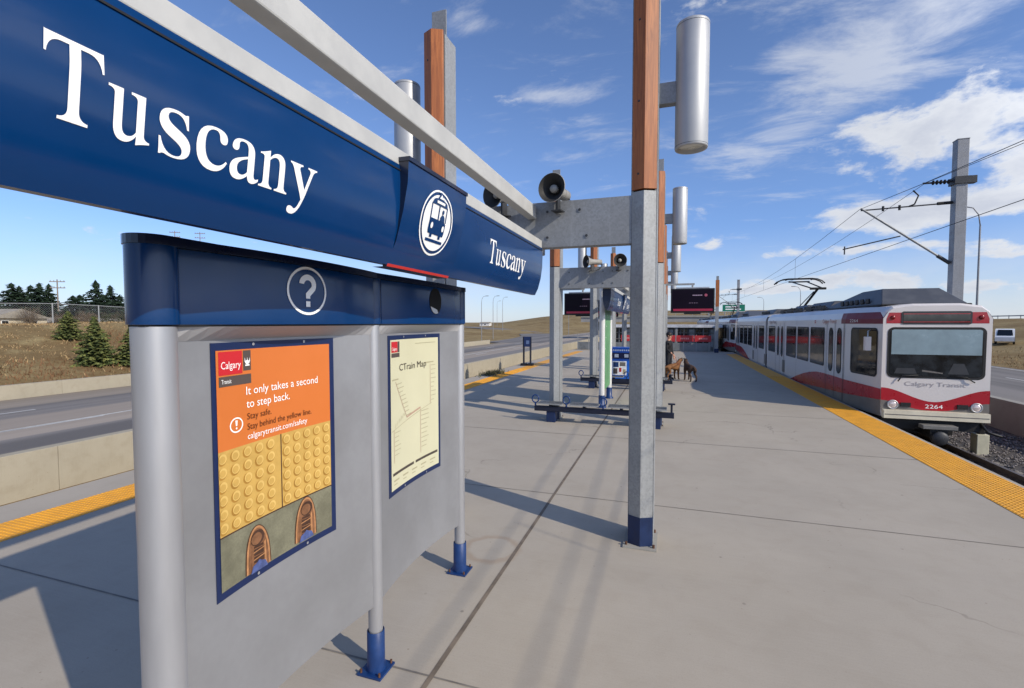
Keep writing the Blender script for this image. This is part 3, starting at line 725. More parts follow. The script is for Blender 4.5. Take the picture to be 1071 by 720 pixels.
for y0, y1 in ((KA+.05, KB-.036), (KB+.036, KC-.036)):
    m = MB(); curved_slab(m, y0, y1, .02, .03, .432, 2.185, ALUP); panels.append(kput(m, 'panel', kiosk, recalc=True))
    m = MB(); w = .012
    n_ = 20; ya_ = [y0+.002 + (y1-y0-.004)*i/n_ for i in range(n_+1)]
    m.add([(xk(y)+.0215, y, 2.130) for y in ya_] + [(xc(y)+.030, y, 2.186) for y in ya_] + [(xk(y)-.01, y, 2.186) for y in ya_] + [(xk(y)-.01, y, 2.130) for y in ya_],
          [(r*(n_+1)+i, r*(n_+1)+i+1, ((r+1) % 4)*(n_+1)+i+1, ((r+1) % 4)*(n_+1)+i) for r in range(4) for i in range(n_)] + [(0, n_+1, 2*n_+2, 3*n_+3), (n_, 2*n_+1, 3*n_+2, 4*n_+3)], mat('silver trim paint', (172, 172, 174), .62, .1, .04, 3))
    kput(m, 'head_trim', panels[-1], recalc=True)
for y, r in ((KA, .069), (KB, .044), (KC, .046)):
    m = MB(); m.tube((KX, y, .02), (KX, y, 2.187), r, ALU, n=36); po = kput(m, 'post', kiosk)
    m = MB(); m.lathe([(r+.006, .265), (r+.010, .262), (r+.011, .06), (r+.016, .03), (r+.016, .014)], (KX, y, 0), (0, 0, 1), SLEEVE, 32); kput(m, 'blue_sleeve', po)
    m = MB(); q = r+.040; m.box(KX-q, KX+q, y-q, y+q, 0, .014, SLEEVE)
    for dx, dy in ((1,1),(1,-1),(-1,1),(-1,-1)): m.tube((KX+dx*(q-.018), y+dy*(q-.018), .014), (KX+dx*(q-.018), y+dy*(q-.018), .036), .008, RUST, n=6)
    kput(m, 'base_plate', po, bevel=.002)
    m = MB(); m.tube((KX, y, 2.194), (KX, y, 2.47), r+.010, NAVY, n=36); kput(m, 'cap_post', kiosk)
for y0, y1 in ((KA+.06, KB-.045), (KB+.045, KC-.045)):
    m = MB(); curved_slab(m, y0, y1, .036, .085, 2.194, 2.468, NAVY, 20, xc); kput(m, 'cap_panel', kiosk, recalc=True)
m = MB(); n = 40                                                   # lip all round the top
top = []
for i in range(13): a = rad(180 + 180*i/12); top.append((KX + .088*math.cos(a)*-1, KA + .088*math.sin(a)))
top = [(KX - .083*math.cos(math.pi*i/12), KA - .083*math.sin(math.pi*i/12)) for i in range(13)]
top += [(xc(KA + (KC-KA)*i/n) + .050, KA + (KC-KA)*i/n) for i in range(3, n)]
top += [(KX + .060*math.cos(math.pi*i/12), KC + .07*math.sin(math.pi*i/12)) for i in range(13)]
top += [(xc(KC - (KC-KA)*i/n) - .095, KC - (KC-KA)*i/n) for i in range(1, n-2)]
m.prism(top, 'z', 2.470, 2.503, NAVY_D); kput(m, 'cap_lip', kiosk, recalc=True, bevel=.004)
m = MB(); m.prism([(KX + (x-KX)*.72, min(max(y, KA-.066), KC+.042)) for x, y in top], 'z', 2.1865, 2.1935, BLACK); kput(m, 'painted_shadow_gap', kiosk, recalc=True)  # black slab paints the shadow line between panels and cap
def kf(e, base=.02): return lambda a, z: (xk(a) + base + e, a, z)
# question mark roundel and the round opening
m = MB(); fq = (lambda a, z: (xc(a) + .0385, a, z)); cy, cz = 1.868, 2.352
m.poly([ell(cy, cz, .130, .114, 56), ell(cy, cz, .118, .102, 56)], fq, WHITE)
arc = [(cy + .056*math.cos(rad(a)), cz + .03 + .048*math.sin(rad(a))) for a in range(175, -46, -13)]
inn = [(cy + .025*math.cos(rad(a)), cz + .03 + .021*math.sin(rad(a))) for a in range(175, -46, -13)]
m.poly([arc + [(cy+.014, cz-.024), (cy+.014, cz-.036), (cy-.014, cz-.036), (cy-.014, cz-.012)] + inn[::-1]], fq, WHITE)
m.poly([[(cy-.014, cz-.075), (cy+.014, cz-.075), (cy+.014, cz-.049), (cy-.014, cz-.049)]], fq, WHITE)
kput(m, 'question_roundel', kiosk)
m = MB(); m.poly([ell(3.255, 2.362, .098, .098, 40)], (lambda a, z: (xc(a) + .0385, a, z)), HOLE)  # flat black disc paints the dark inside of the opening
m.poly([[(3.255 + .093*math.cos(rad(a)), 2.362 + .093*math.sin(rad(a))) for a in range(205, 300, 8)] + [(3.255+.02, 2.30)]], (lambda a, z: (xc(a) + .041, a, z)), mat('painted opening reflection', (196, 198, 198), .5, 0, 0)); kput(m, 'round_opening', kiosk)  # pale crescent is a painted reflection low in the opening

# posters
def poster(idx, y0, y1, z0, z1, name):
    m = MB(); f0 = kf(.004); m.grid(y0, y1, z0, z1, 12, 1, f0, NAVY_D if 0 else mat('poster frame navy', (18, 36, 78), .4, 0, .05, 5))
    for a0, a1, b0, b1 in ((y0, y1, z0, z0), ): pass
    ed = [(a, z0) for a in [y0+(y1-y0)*i/12 for i in range(13)]] + [(a, z1) for a in [y1-(y1-y0)*i/12 for i in range(13)]]
    m.add([kf(.004)(*p) for p in ed] + [kf(0)(*p) for p in ed], [(i, (i+1) % 26, 26+(i+1) % 26, 26+i) for i in range(26)], MATS['poster frame navy'])
    for a in (.3, .72):
        for z in (z0+.016, z1-.012): m.poly([ell(y0+(y1-y0)*a, z, .007, .007, 10)], kf(.0075), ALU)
    return kput(m, 'poster_frame', panels[idx]), kf
# safety poster
y0, y1, z0, z1 = 1.442, 2.194, 1.042, 2.118
fr1, _ = poster(0, y0, y1, z0, z1, 'a')
ORANGE = mat('poster orange', (206, 114, 52), .35, 0, .02, 3); PY = mat('poster yellow', (198, 160, 84), .4, 0, .08, 12, fine=.1)
PYD = mat('poster yellow edge', (168, 124, 50), .4, 0, .08, 20); PYL = mat('poster yellow light', (214, 180, 104), .4, 0, .05, 20); PG = mat('poster grey green', (118, 116, 96), .4, 0, .22, 9, fine=.3)
BOOT = mat('poster boot brown', (128, 88, 60), .4, 0, .3, 22, fine=.3); BOOTD = mat('poster boot dark', (70, 46, 34), .4, 0, .25, 30); BOOTL = mat('poster boot tan', (176, 126, 84), .4, 0, .2, 30); JEAN = mat('poster denim', (74, 88, 136), .4, 0, .25, 40)
LOGOR = mat('poster logo red', (196, 38, 46), .35, 0, 0); LOGOD = mat('poster logo grey', (84, 74, 70), .35, 0, 0); TXD = mat('poster dark text', (92, 44, 18), .4, 0, 0)
a0, a1, b0, b1 = y0+.022, y1-.034, z0+.034, z1-.032
m = MB()
m.grid(a0, a1, 1.665, b1, 12, 1, kf(.0065), ORANGE); m.grid(a0, a1, 1.308, 1.665, 12, 1, kf(.0065), PY); m.grid(a0, a1, b0, 1.308, 12, 1, kf(.0065), PG)
m.grid(a0, a1, 1.303, 1.309, 12, 1, kf(.0078), BOOTD); ym = a0 + .512*(a1-a0); m.grid(ym-.003, ym+.003, 1.308, 1.665, 1, 1, kf(.0078), BOOTD)
for h, (s0, s1) in enumerate(((a0, ym), (ym, a1))):
    st = .0682; i = 0; x = s0 + (.02 if h == 0 else .036)
    while x < s1 - .012:
        z = 1.342
        while z < 1.665:
            rz_ = .0215; ry_ = .0215
            ck = lambda lp: [(min(max(p, s0+.002), s1-.004), min(q, 1.664)) for p, q in lp]
            m.poly([ck(ell(x-.003, z-.004, ry_*1.16, rz_*1.16, 18))], kf(.0078), PYD); m.poly([ck(ell(x, z, ry_, rz_, 18))], kf(.009), PYL); m.poly([ck(ell(x-.002, z-.002, ry_*.70, rz_*.70, 16))], kf(.0102), PY)
            z += .0585
        x += st
for cx, cb, hh, ln_ in ((1.668, b0+.004, .200, -.006), (1.971, b0+.012, .212, .006)):   # boots seen from above
    def oval(w, y0_, y1_, dx=0.0, n=26):       # toe shaped outline
        o = []
        for i in range(n+1):
            a = math.pi*i/n; o.append((cx + dx + ln_*math.sin(a) + w*math.cos(a)*(1 - .10*math.sin(a)), cb + y0_*hh + (y1_-y0_)*hh*max(0.0, math.sin(a))**.62))
        return o
    m.poly([oval(.076, 0, 1.02)], kf(.0078), PYD if 0 else BOOTD); m.poly([oval(.070, 0, 1.0)], kf(.0088), BOOTL); m.poly([oval(.060, 0, .95)], kf(.0098), BOOT)
    m.poly([ell(cx+ln_, cb+hh*.73, .040, .036, 20)], kf(.0108), BOOTD); m.poly([ell(cx+ln_-.006, cb+hh*.72, .031, .027, 18)], kf(.0116), BOOT)
    m.poly([[(cx-.030, cb), (cx+.030, cb), (cx+.027, cb+hh*.56), (cx-.027, cb+hh*.56)]], kf(.0108), BOOTD)
    for k in range(5):
        z = cb + hh*.16 + k*hh*.085; d_ = .006 if k % 2 else -.004
        m.poly([[(cx-.033, z), (cx+.033, z+d_), (cx+.033, z+d_+.0045), (cx-.033, z+.0045)]], kf(.0122), BOOTL if k % 2 else BOOT)
    for sx in (-1, 1): m.poly([[(cx+sx*.034, cb), (cx+sx*.046, cb), (cx+sx*.040, cb+hh*.6), (cx+sx*.032, cb+hh*.56)]], kf(.0114), BOOTL if sx > 0 else BOOT)
    m.poly([[(cx-.050, cb-.004), (cx+.050, cb-.004), (cx+.036, cb+.026), (cx+.016, cb+.034), (cx, cb+.044), (cx-.022, cb+.032), (cx-.038, cb+.026)]], kf(.0135), JEAN)
# city logo block
m.grid(a0+.012, a0+.138, 1.982, b1-.006, 2, 1, kf(.0078), LOGOR); m.grid(a0+.143, a0+.186, 1.992, b1-.006, 1, 1, kf(.0078), LOGOD); m.grid(a0+.012, a0+.186, 1.934, 1.976, 2, 1, kf(.0078), LOGOD)
P = lambda y_, z_, e=.0092: (lambda a, b: kf(e)(y_+a, z_+b))
text(m, 'Calgary', .104, P(a0+.024, 2.008), WHITE, .03); text(m, 'Transit', .052, P(a0+.024, 1.946), WHITE, .018)
m.poly([ell(a0+.165, 2.028, .012, .009, 12)], kf(.0092), WHITE)
for q in (-1, 0, 1): m.poly([[(a0+.165+q*.012-.003, 2.03), (a0+.165+q*.012+.003, 2.03), (a0+.165+q*.014, 2.05)]], kf(.0092), WHITE)
m.grid(a0+.153, a0+.177, 2.012, 2.018, 1, 1, kf(.0092), WHITE)
text(m, 'It only takes a second', .452, P(a0+.155, 1.884), WHITE, .036); text(m, 'to step back.', .262, P(a0+.155, 1.826), WHITE, .036)
text(m, 'Stay safe.', .142, P(a0+.158, 1.774), TXD, .028); text(m, 'Stay behind the yellow line.', .402, P(a0+.158, 1.728), TXD, .028); text(m, 'calgarytransit.com/safety', .372, P(a0+.158, 1.686), WHITE, .027)
m.poly([ell(a0+.098, 1.762, .036, .033, 28), ell(a0+.098, 1.762, .030, .027, 28)], kf(.0085), WHITE); m.poly([[(a0+.094, 1.758), (a0+.102, 1.758), (a0+.104, 1.782), (a0+.092, 1.782)]], kf(.0085), WHITE); m.poly([ell(a0+.098, 1.748, .0045, .0045, 10)], kf(.0085), WHITE)
kput(m, 'safety_poster', fr1)
# route map poster
y0, y1, z0, z1 = 2.708, 3.480, 1.034, 2.116
fr2, _ = poster(1, y0, y1, z0, z1, 'b')
CREAM = mat('poster cream', (204, 201, 170), .35, 0, .02, 3); LN1 = mat('map line grey', (170, 163, 132), .4, 0, 0); LN2 = mat('map line mauve', (178, 148, 128), .4, 0, 0); TXG = mat('map dark text', (74, 66, 60), .4, 0, 0)
a0, a1, b0, b1 = y0+.03, y1-.03, z0+.035, z1-.03; W, Hh = a1-a0, b1-b0
m = MB(); m.grid(a0, a1, b0, b1, 12, 1, kf(.0065), CREAM)
def mp_(u, v): return (a0+u*W, b0+v*Hh)
def ml(u0, v0, u1, v1, w, mt, e=.0085):
    w *= .72
    p, q = mp_(u0, v0), mp_(u1, v1); N = 8; d = Vector((q[0]-p[0], q[1]-p[1])).normalized(); nn = (-d.y*w/2, d.x*w/2)
    pts = [(p[0]+(q[0]-p[0])*i/N, p[1]+(q[1]-p[1])*i/N) for i in range(N+1)]
    m.add([kf(e)(x+nn[0], y+nn[1]) for x, y in pts] + [kf(e)(x-nn[0], y-nn[1]) for x, y in pts], [(i, i+1, N+2+i, N+1+i) for i in range(N)], mt)
m.grid(a0+.014, a0+.105, b1-.085, b1-.012, 2, 1, kf(.0078), LOGOR); m.grid(a0+.108, a0+.135, b1-.085, b1-.012, 1, 1, kf(.0078), LOGOD); m.grid(a0+.014, a0+.135, b1-.118, b1-.090, 2, 1, kf(.0078), LOGOD)
text(m, 'Calgary', .07, P(a0+.022, b1-.07), WHITE, .02)
text(m, 'CTrain Map', .40, P(a0+.13, b1-.215), TXG, .046)
ml(.52, .965, .94, .965, .006, LN1)
ml(.10, .72, .33, .455, .006, LN2); ml(.83, .80, .83, .50, .006, LN2); ml(.02, .395, .86, .50, .005, LN1); ml(.33, .455, .62, .49, .018, LN2); ml(.33, .435, .62, .47, .006, LN1); ml(.62, .48, .62, .15, .006, LN2); ml(.06, .40, .06, .18, .006, LN2)
random.seed(5)
for k in range(9):
    s = k/9; ml(.12+.23*s, .70-.26*s, .20+.22*s+.05*random.random(), .705-.26*s, .007, LN1); ml(.845, .79-.3*s, .90+.05*random.random(), .79-.3*s, .006, LN1); ml(.635, .46-.3*s, .74+.06*random.random(), .46-.3*s, .007, LN1)
for k in range(6): ml(.075, .38-.03*k, .15+.05*random.random(), .38-.03*k, .006, LN1); ml(.08+.04*k, .41+.012*k, .10+.04*k, .44+.012*k, .004, LN1)
ml(.03, .735, .16, .735, .012, LN1); ml(.72, .815, .90, .815, .012, LN1)
ml(.03, .105, .47, .105, .026, TXG); ml(.51, .105, .97, .105, .026, TXG)
for k in range(5): ml(.05+.19*k, .06, .16+.19*k, .06, .014, LN1); ml(.05+.19*k, .035, .12+.19*k, .035, .008, LN1)
kput(m, 'route_map_poster', fr2)

# ---- tall white and green map pillar further along
t = thing('map_pillar', (-1.66, 12.5, 0), 'tall white post pillar with a narrow green panel between the frames', 'information pillar')
for y in (0, 1.62):
    m = MB(); m.tube((0, y, .02), (0, y, 3.30), .072, mat('white post paint', (216, 216, 214), .35, .1, .04, 4), n=24); po = m.build('post', t)
    m = MB(); m.lathe([(.08, .32), (.084, .05), (.12, .03), (.12, 0)], (0, y, 0), (0, 0, 1), SLEEVE, 20); m.build('blue_sleeve', po)
m = MB(); m.box(-.03, .03, .08, 1.54, .42, 3.26, mat('map green', (98, 150, 104), .4, 0, .16, 3))
for k in range(7): m.box(.0305, .0325, .25+.12*k, .33+.12*k, 1.2+.3*k, 1.215+.3*k, WHITE)
m.build('green_panel', t)
m = MB(); m.box(-.08, .08, -.08, 1.7, 3.30, 3.42, mat('beige cap paint', (170, 160, 116), .5, 0, .1, 4)); m.build('cap', t, bevel=.01)

# ---- bar benches fixed across the frame posts
def make_bench():
    t = thing('bar_bench', (0, 0, 0), None, 'bench', 'blue bar benches across the frames')
    m = MB(); m.box(-2.60, .36, -.05, .05, .245, .355, NAVYBAR); m.build('bar', t, bevel=.008)
    for x0, x1 in ((-2.52, -1.96), (-1.80, -1.18), (-.98, -.42), (-.26, .22)):
        m = MB(); m.box(x0, x1, -.10, .26, .405, .43, GALV)
        for k in range(5): m.box(x0+.01, x1-.01, -.09+.07*k, -.06+.07*k, .430, .433, DARK)
        m.box((x0+x1)/2-.03, (x0+x1)/2+.03, -.03, .12, .356, .404, NAVYBAR); m.build('seat', t)
    for x in (-2.58, -1.88, -1.08, -.34):
        m = MB(); m.path([(x + .075*math.cos(a*math.pi/10), -.02, .51 + .085*math.sin(a*math.pi/10)) for a in range(20)] + [(x+.075, -.02, .51)], .016, SLEEVE, 8); m.tube((x, -.02, .355), (x, -.02, .43), .02, SLEEVE, n=10); m.build('armrest', t)
    m = MB(); m.tube((.31, 0, .355), (.31, 0, .52), .022, NAVYBAR, n=10); m.box(.24, .38, -.04, .04, .52, .55, NAVYBAR); m.build('end_stop', t, bevel=.006)
    for x in (-2.23, 0.0):
        m = MB(); m.box(x-.10, x+.10, -.02, .20, .0, .244, SLEEVE_N); m.build('foot', t, bevel=.006)
    return t
bn = make_bench(); blab = ['long dark blue bar bench with grey seats across the second frame', 'dark blue bar bench across the third frame, near the dogs', 'farthest dark blue bar bench, across the fourth frame']
for i, lb in enumerate(blab):
    o = bn if i == 0 else copy_tree(bn); o.location = (-.25, FR_Y[i+1] - .47, 0); o['label'] = lb

# ---- hanging information screens
SCR = mat('screen dark', (16, 4, 22), .35, 0, .2, 2, spec=.15); SCRR = mat('screen red bar', (140, 26, 56), .3, 0, 0, emit=.25); SCRW = mat('screen pale text', (150, 130, 150), .4, 0, 0, emit=.2)
def make_screen():
    t = thing('hanging_screen', (0, 0, 0), None, 'screen', 'black information screens hung from the frames')
    m = MB(); m.box(-.66, .66, -.06, .06, -.39, .39, mat('screen case', (16, 16, 18), .4, 0, .05, 5)); m.build('case', t, bevel=.012)
    m = MB(); f = lambda a, b: (a, -.0615, b); m.poly([[(-.62, -.34), (.62, -.34), (.62, .35), (-.62, .35)]], f, SCR)
    f2 = lambda a, b: (a, -.0635, b); m.poly([[(-.58, -.33), (.60, -.33), (.60, -.26), (-.58, -.26)]], f2, SCRR); m.poly([ell(.40, .17, .045, .045, 16)], f2, mat('screen pink', (150, 70, 90), .4, 0, 0, emit=.2))
    for k in range(6): m.poly([[(.0+.05*k, .155), (.04+.05*k, .155), (.04+.05*k, .185), (.0+.05*k, .185)]], f2, SCRW)
    for k in range(4): m.poly([[(-.1+.07*k, -.08), (-.05+.07*k, -.08), (-.05+.07*k, -.07), (-.1+.07*k, -.07)]], f2, SCRW)
    m.build('display', t)
    m = MB(); m.box(-.25, .25, -.055, .055, -.435, -.391, BLACK); m.box(-.5, .5, -.045, .045, .391, .43, ALU); m.tube((0, 0, .43), (0, 0, .50), .03, GALV, n=10); m.build('hanger', t)
    m = MB(); m.box(-.9, .06, -.03, .03, .50, .56, GALV); m.build('arm', t)
    return t
sc = make_screen()
for i, (x, y, z, s, lb) in enumerate(((.68, 16.45, 2.915, 0, 'black hanging screen to the train side of the third frame, in full view'), (-2.95, 17.0, 2.87, 1, 'black hanging screen on the highway side, behind the second frame'), (-2.95, 22.8, 2.87, 1, 'smaller dark hanging screen further back, partly behind the small blue sign'))):
    o = sc if i == 0 else copy_tree(sc); o.location = (x, y, z); o['label'] = lb

# ---- blue newspaper box
t = thing('newspaper_box', (-1.62, 17.7, 0), 'bright blue newspaper box with a white notice behind the green pillar', 'newspaper box')
BLUE = mat('bright blue box paint', (26, 104, 206), .4, 0, .06, 4)
m = MB(); m.box(-.4, .4, -.3, .3, .2, 1.32, BLUE); m.box(-.36, .36, -.26, .26, 0, .2, NAVYBAR); m.box(-.36, .36, -.312, -.3, .92, 1.14, mat('box window dark', (26, 40, 84), .2, 0, .1, 8)); m.build('cabinet', t, bevel=.012)
m = MB(); m.box(-.32, .18, -.308, -.301, .34, .84, WHITE)
for k, (x0, x1, z0_, z1_) in enumerate(((-.29, -.1, .62, .8), (-.06, .14, .66, .8), (-.29, -.14, .38, .58), (-.08, .0, .45, .6), (.05, .15, .38, .55))): m.box(x0, x1, -.3105, -.3082, z0_, z1_, [SLEEVE, TGREY, LOGOD, RED, LN1][k])
m.build('notice', t)
m = MB()
for x in (-.24, .1): m.box(x, x+.14, -.316, -.3125, .97, 1.09, WHITE)
for k in range(8): m.box(-.3+.075*k, -.25+.075*k, -.305, -.301, 1.2, 1.25, WHITE)
m.build('lettering', t)

# ---- small blue sign on twin posts by the barrier
t = thing('twin_post_sign', (-6.98, 23.6, 0), 'small blue panel on two dark posts beside the yellow strip', 'sign')
SIGND = mat('dark sign post', (28, 32, 44), .5, 0, .1, 4)
for x in (-.16, .20):
    m = MB(); m.tube((x, 0, .1), (x, 0, 1.0), .05, SIGND, n=10); m.box(x-.045, x+.045, -.03, .03, .9, 1.5, SIGND); m.build('post', t)
    m = MB(); m.prism([(-.17,0),(.17,0),(.12,.12),(-.12,.12)], 'x', x-.14, x+.14, BLACK); m.build('foot', t)
m = MB(); m.box(-.14, .20, -.045, -.031, .98, 1.5, mat('small sign blue', (26, 46, 92), .4, 0, .1, 4)); m.box(-.02, .14, -.048, -.0455, 1.12, 1.3, mat('small sign pale', (96, 118, 160), .4, 0, .1, 4)); m.build('panel', t)

# ---- weeds at the barrier foot
random.seed(11); m = MB(); wm = mat('dry weeds', (92, 88, 58), .9, 0, .3, 10)
for i in range(420):
    x = random.gauss(0, .16); y = random.gauss(0, .5); h = random.uniform(.05, .22); a = random.uniform(0, 6.28); w = .02
    m.add([(x-w*math.cos(a), y-w*math.sin(a), 0), (x+w*math.cos(a), y+w*math.sin(a), 0), (x+random.gauss(0, .07), y+random.gauss(0, .07), h)], [(0,1,2)], wm)
tag(m.build('weed_clump', loc=(-7.2, 19.2, 0)), 'dark dry weed clump at the platform edge by the yellow strip', 'weeds')

# ================================================================== TRAIN
TX0, TX1, TY = 4.65, 7.25, 13.8            # body sides and front of the leading car
def make_car():
    O = (5.95, TY, RZ)
    t = thing('light_rail_car', O, None, 'train car', 'light rail cars of one train')
    def put(mb, name, par=None, **k): return mb.build(name, par or t, shift=O, **k)
    def xl(y):                              # left side of the body, tapering at both cabs
        e = TY + 26.4
        d = min(y - TY, e - y)
        return TX0 + .25 * max(0, 1 - d/1.75) ** 1.15
    def section(y0, y1, ys_, name):
        m = MB(); rows = []
        for y in ys_:
            a = xl(y); b = 11.9 - a; cap = 0
            dd = min(y - TY, TY + 26.4 - y); cap = .05 if dd < .02 else 0
            rows.append([(a+.02, y, -.06), (a, y, .05), (a, y, 2.30), (a+.05+cap, y, 2.47), (a+.20, y, 2.60-cap), (a+.6, y, 2.66-cap), (b-.6, y, 2.66-cap), (b-.20, y, 2.60-cap), (b-.05-cap, y, 2.47), (b, y, 2.30), (b, y, .05), (b-.02, y, -.06)])
        n = len(rows[0]); V = [p for r in rows for p in r]
        for j in range(len(rows)-1):
            m.add(rows[j] + rows[j+1], [(i, i+1, n+i+1, n+i) for i in range(n-1)] + [(n-1, 0, n, 2*n-1)], TWHITE)
        m.add(rows[0], [tuple(range(n))[::-1]], TWHITE); m.add(rows[-1], [tuple(range(n))], TWHITE)
        return put(m, name, recalc=True)
    e = TY + 26.4
    b1 = section(0, 0, [TY, TY+.06, TY+.4, TY+.9, TY+1.4, TY+1.75, TY+12.95], 'body')
    b2 = section(0, 0, [TY+13.45, e-1.75, e-1.4, e-.9, e-.4, e-.06, e], 'body')
    m = MB()
    for k in range(8): m.box(TX0+.06+(k % 2)*.04, TX1-.06-(k % 2)*.04, TY+12.95+.0625*k, TY+13.0125+.0625*k, -.05, 2.5, BLACK)
    put(m, 'bellows')
    sf = lambda eps: (lambda y, z: (xl(y) - eps, y, z))
    def side_rect(m, ya, yb, za, zb, mt, eps, r=.08):
        lp = rrect(ya, yb, za, zb, r, 5)
        m.poly([lp], sf(eps), mt)
    # windows and doors of both sides (far side mirrored)
    spec = [('cab', .18, 1.42, .86, 2.08), ('door', 1.85, 3.35), ('win', 3.62, 5.20, .84, 2.06), ('win', 5.42, 6.98, .84, 2.06), ('win', 7.20, 8.80, .84, 2.06),
            ('door', 9.25, 10.75), ('win', 11.05, 12.6, .84, 2.06)]
    spec += [(s[0], 26.4 - s[2], 26.4 - s[1], *s[3:]) for s in spec]
    for mir in (0, 1):
        fl = (lambda p: p) if not mir else (lambda p: (11.9 - p[0], p[1], p[2]))
        for s in spec:
            ya, yb = TY + s[1], TY + s[2]
            g = lambda eps: (lambda y, z: fl(sf(eps)(y, z)))
            if s[0] == 'door':
                d = MB(); d.poly([[(ya, .02), (yb, .02), (yb, 2.2), (ya, 2.2)]], g(.003), TWHITE)
                for yy in (ya, (ya+yb)/2, yb): d.poly([[(yy-.012, .02), (yy+.012, .02), (yy+.012, 2.2), (yy-.012, 2.2)]], g(.013), DARK)
                dr = put(d, 'door')
                for c in ((ya*3+yb)/4, (ya+yb*3)/4):
                    w = MB(); w.poly([rrect(c-.20, c+.20, .74, 2.06, .18, 6)], g(.012), BLACK); w.poly([rrect(c-.165, c+.165, .78, 2.02, .15, 6)], g(.015), GLASS); put(w, 'window', dr)
            else:
                w = MB(); r = .12 if s[0] == 'cab' else .07
                w.poly([rrect(ya, yb, s[3], s[4], r, 6)], g(.008), BLACK); wn = put(w, 'window')
                w = MB(); w.poly([rrect(ya+.04, yb-.04, s[3]+.04, s[4]-.04, r*.8, 6)], g(.012), GLASS)
                if s[0] == 'win':
                    w.poly([[(ya+.04, 1.70), (yb-.04, 1.70), (yb-.04, 1.725), (ya+.04, 1.725)]], g(.0145), BLACK)
                put(w, 'pane', wn)
        # painted bands: red wave at each cab, grey skirt, red strip by the roof
        for half in (0, 1):
            q = (lambda y: TY + y) if half == 0 else (lambda y: TY + 26.4 - y)
            ys_ = [0, .25, .5, .9, 1.4, 1.75, 2.3, 3, 3.7, 4.4, 5.2, 6, 7, 8]
            top = lambda y: .60 + .03*math.sin(y*.7) if y < 4 else .60 + .03*math.sin(2.8) - .66*((y-4)/4)**1.5
            bot = lambda y: max(-.06, .335 - .055*y)
            L = MB(); L.add([fl(sf(.009)(q(y), max(bot(y)+.002, top(y)))) for y in ys_] + [fl(sf(.009)(q(y), bot(y))) for y in ys_], [(i, i+1, len(ys_)+i+1, len(ys_)+i) for i in range(len(ys_)-1)], TRED); put(L, 'red_wave')
            yk = [0, .25, .5, .9, 1.4, 1.75, 2.3, 3, 4, 5, 6, 6.9]
            L = MB(); L.add([fl(sf(.007)(q(y), bot(y))) for y in yk] + [fl(sf(.007)(q(y), -.06)) for y in yk], [(i, i+1, len(yk)+i+1, len(yk)+i) for i in range(len(yk)-1)], TGREY); put(L, 'grey_skirt')
            yr = [0, .25, .5, .9, 1.4, 1.75, 2.1]
            L = MB(); L.add([fl((xl(q(y))-.006, q(y), 2.18)) for y in yr] + [fl((xl(q(y))-.006, q(y), 2.302)) for y in yr] + [fl((xl(q(y))+.044+(.05 if y == 0 else 0), q(y), 2.47)) for y in yr],
                  [(i, i+1, 7+i+1, 7+i) for i in range(6)] + [(7+i, 7+i+1, 14+i+1, 14+i) for i in range(6)], TDRED); put(L, 'roof_band')
        for y in (9.0, 13.2, 16.8): L = MB(); L.poly([[(TY+y, .1), (TY+y+.5, .1), (TY+y+.5, .62), (TY+y, .62)]], (lambda y_, z_: fl(sf(.006)(y_, z_))), TGREY); put(L, 'vent_panel')
        if mir == 0:
            w = MB(); text(w, 'Calgary Transit', 1.35, lambda a, b: (xl(TY+3.85-a)-.006, TY+3.85-a, 2.19+b), TRED, .12)
            text(w, 'Calgary Transit', 1.5, lambda a, b: (xl(TY+12.4-a)-.006, TY+12.4-a, 2.18+b), TDRED, .13)
            text(w, '2264', .42, lambda a, b: (xl(TY+1.5-a)-.010, TY+1.5-a, 2.22+b), TWHITE, .08)
            for zz in (2.19, 2.25): w.box(TX0-.006, TX0-.003, TY+4.6, TY+4.75, zz, zz+.04, TRED)
            put(w, 'lettering')
    for yy in (1.78, 3.48, 7.09, 9.1, 10.9, 15.5, 17.3, 22.9):
        w = MB(); w.poly([[(TY+yy-.006, -.05), (TY+yy+.006, -.05), (TY+yy+.006, 2.29), (TY+yy-.006, 2.29)]], sf(.0105), DARK); put(w, 'panel_seam')
    # front face
    F = lambda eps: (lambda x, z: (x, TY - eps, z))
    m = MB(); m.poly([rrect(5.00, 6.90, .885, 2.10, .13, 6)], F(.008), BLACK); ws = put(m, 'windscreen')
    m = MB(); m.poly([rrect(5.05, 6.85, .935, 2.055, .10, 6)], F(.013), GLASS); put(m, 'pane', ws)
    m = MB(); m.poly([rrect(5.07, 6.83, .955, 1.44, .07, 5)], F(.0145), mat('cab interior and painted reflections', (30, 34, 38), .1, 0, .8, 3.2)); m.poly([[(5.15, .99), (5.6, .99), (5.55, 1.12), (5.2, 1.12)], ], F(.0155), DARK); m.poly([[(6.2, 1.0), (6.6, 1.0), (6.5, 1.25), (6.3, 1.25)]], F(.0155), DARK); m.poly([[(5.7, 1.05), (6.1, 1.0), (6.1, 1.03), (5.7, 1.09)]], F(.0155), TGREY); put(m, 'dashboard_reflections', ws)  # blotches paint windscreen reflections into the colour, over simple cab shapes
    m = MB(); m.poly([[(5.08, 1.45), (6.82, 1.45), (6.82, 2.02), (6.78, 2.045), (5.12, 2.045), (5.08, 2.02)]], F(.016), mat('sun blind', (132, 152, 160), .22, 0, .12, 2)); put(m, 'sun_blind', ws)
    for x0, z0_, x1, z1_, xe in ((5.3, .885, 5.22, .80, 5.62), (6.55, .885, 6.70, .82, 6.25)):
        m = MB(); m.path([(x1, TY-.04, z1_), ((x0+x1)/2, TY-.045, (z0_+z1_)/2+.02), (x0, TY-.035, z0_+.05), (xe, TY-.032, .96)], .013, BLACK); put(m, 'wiper', ws)
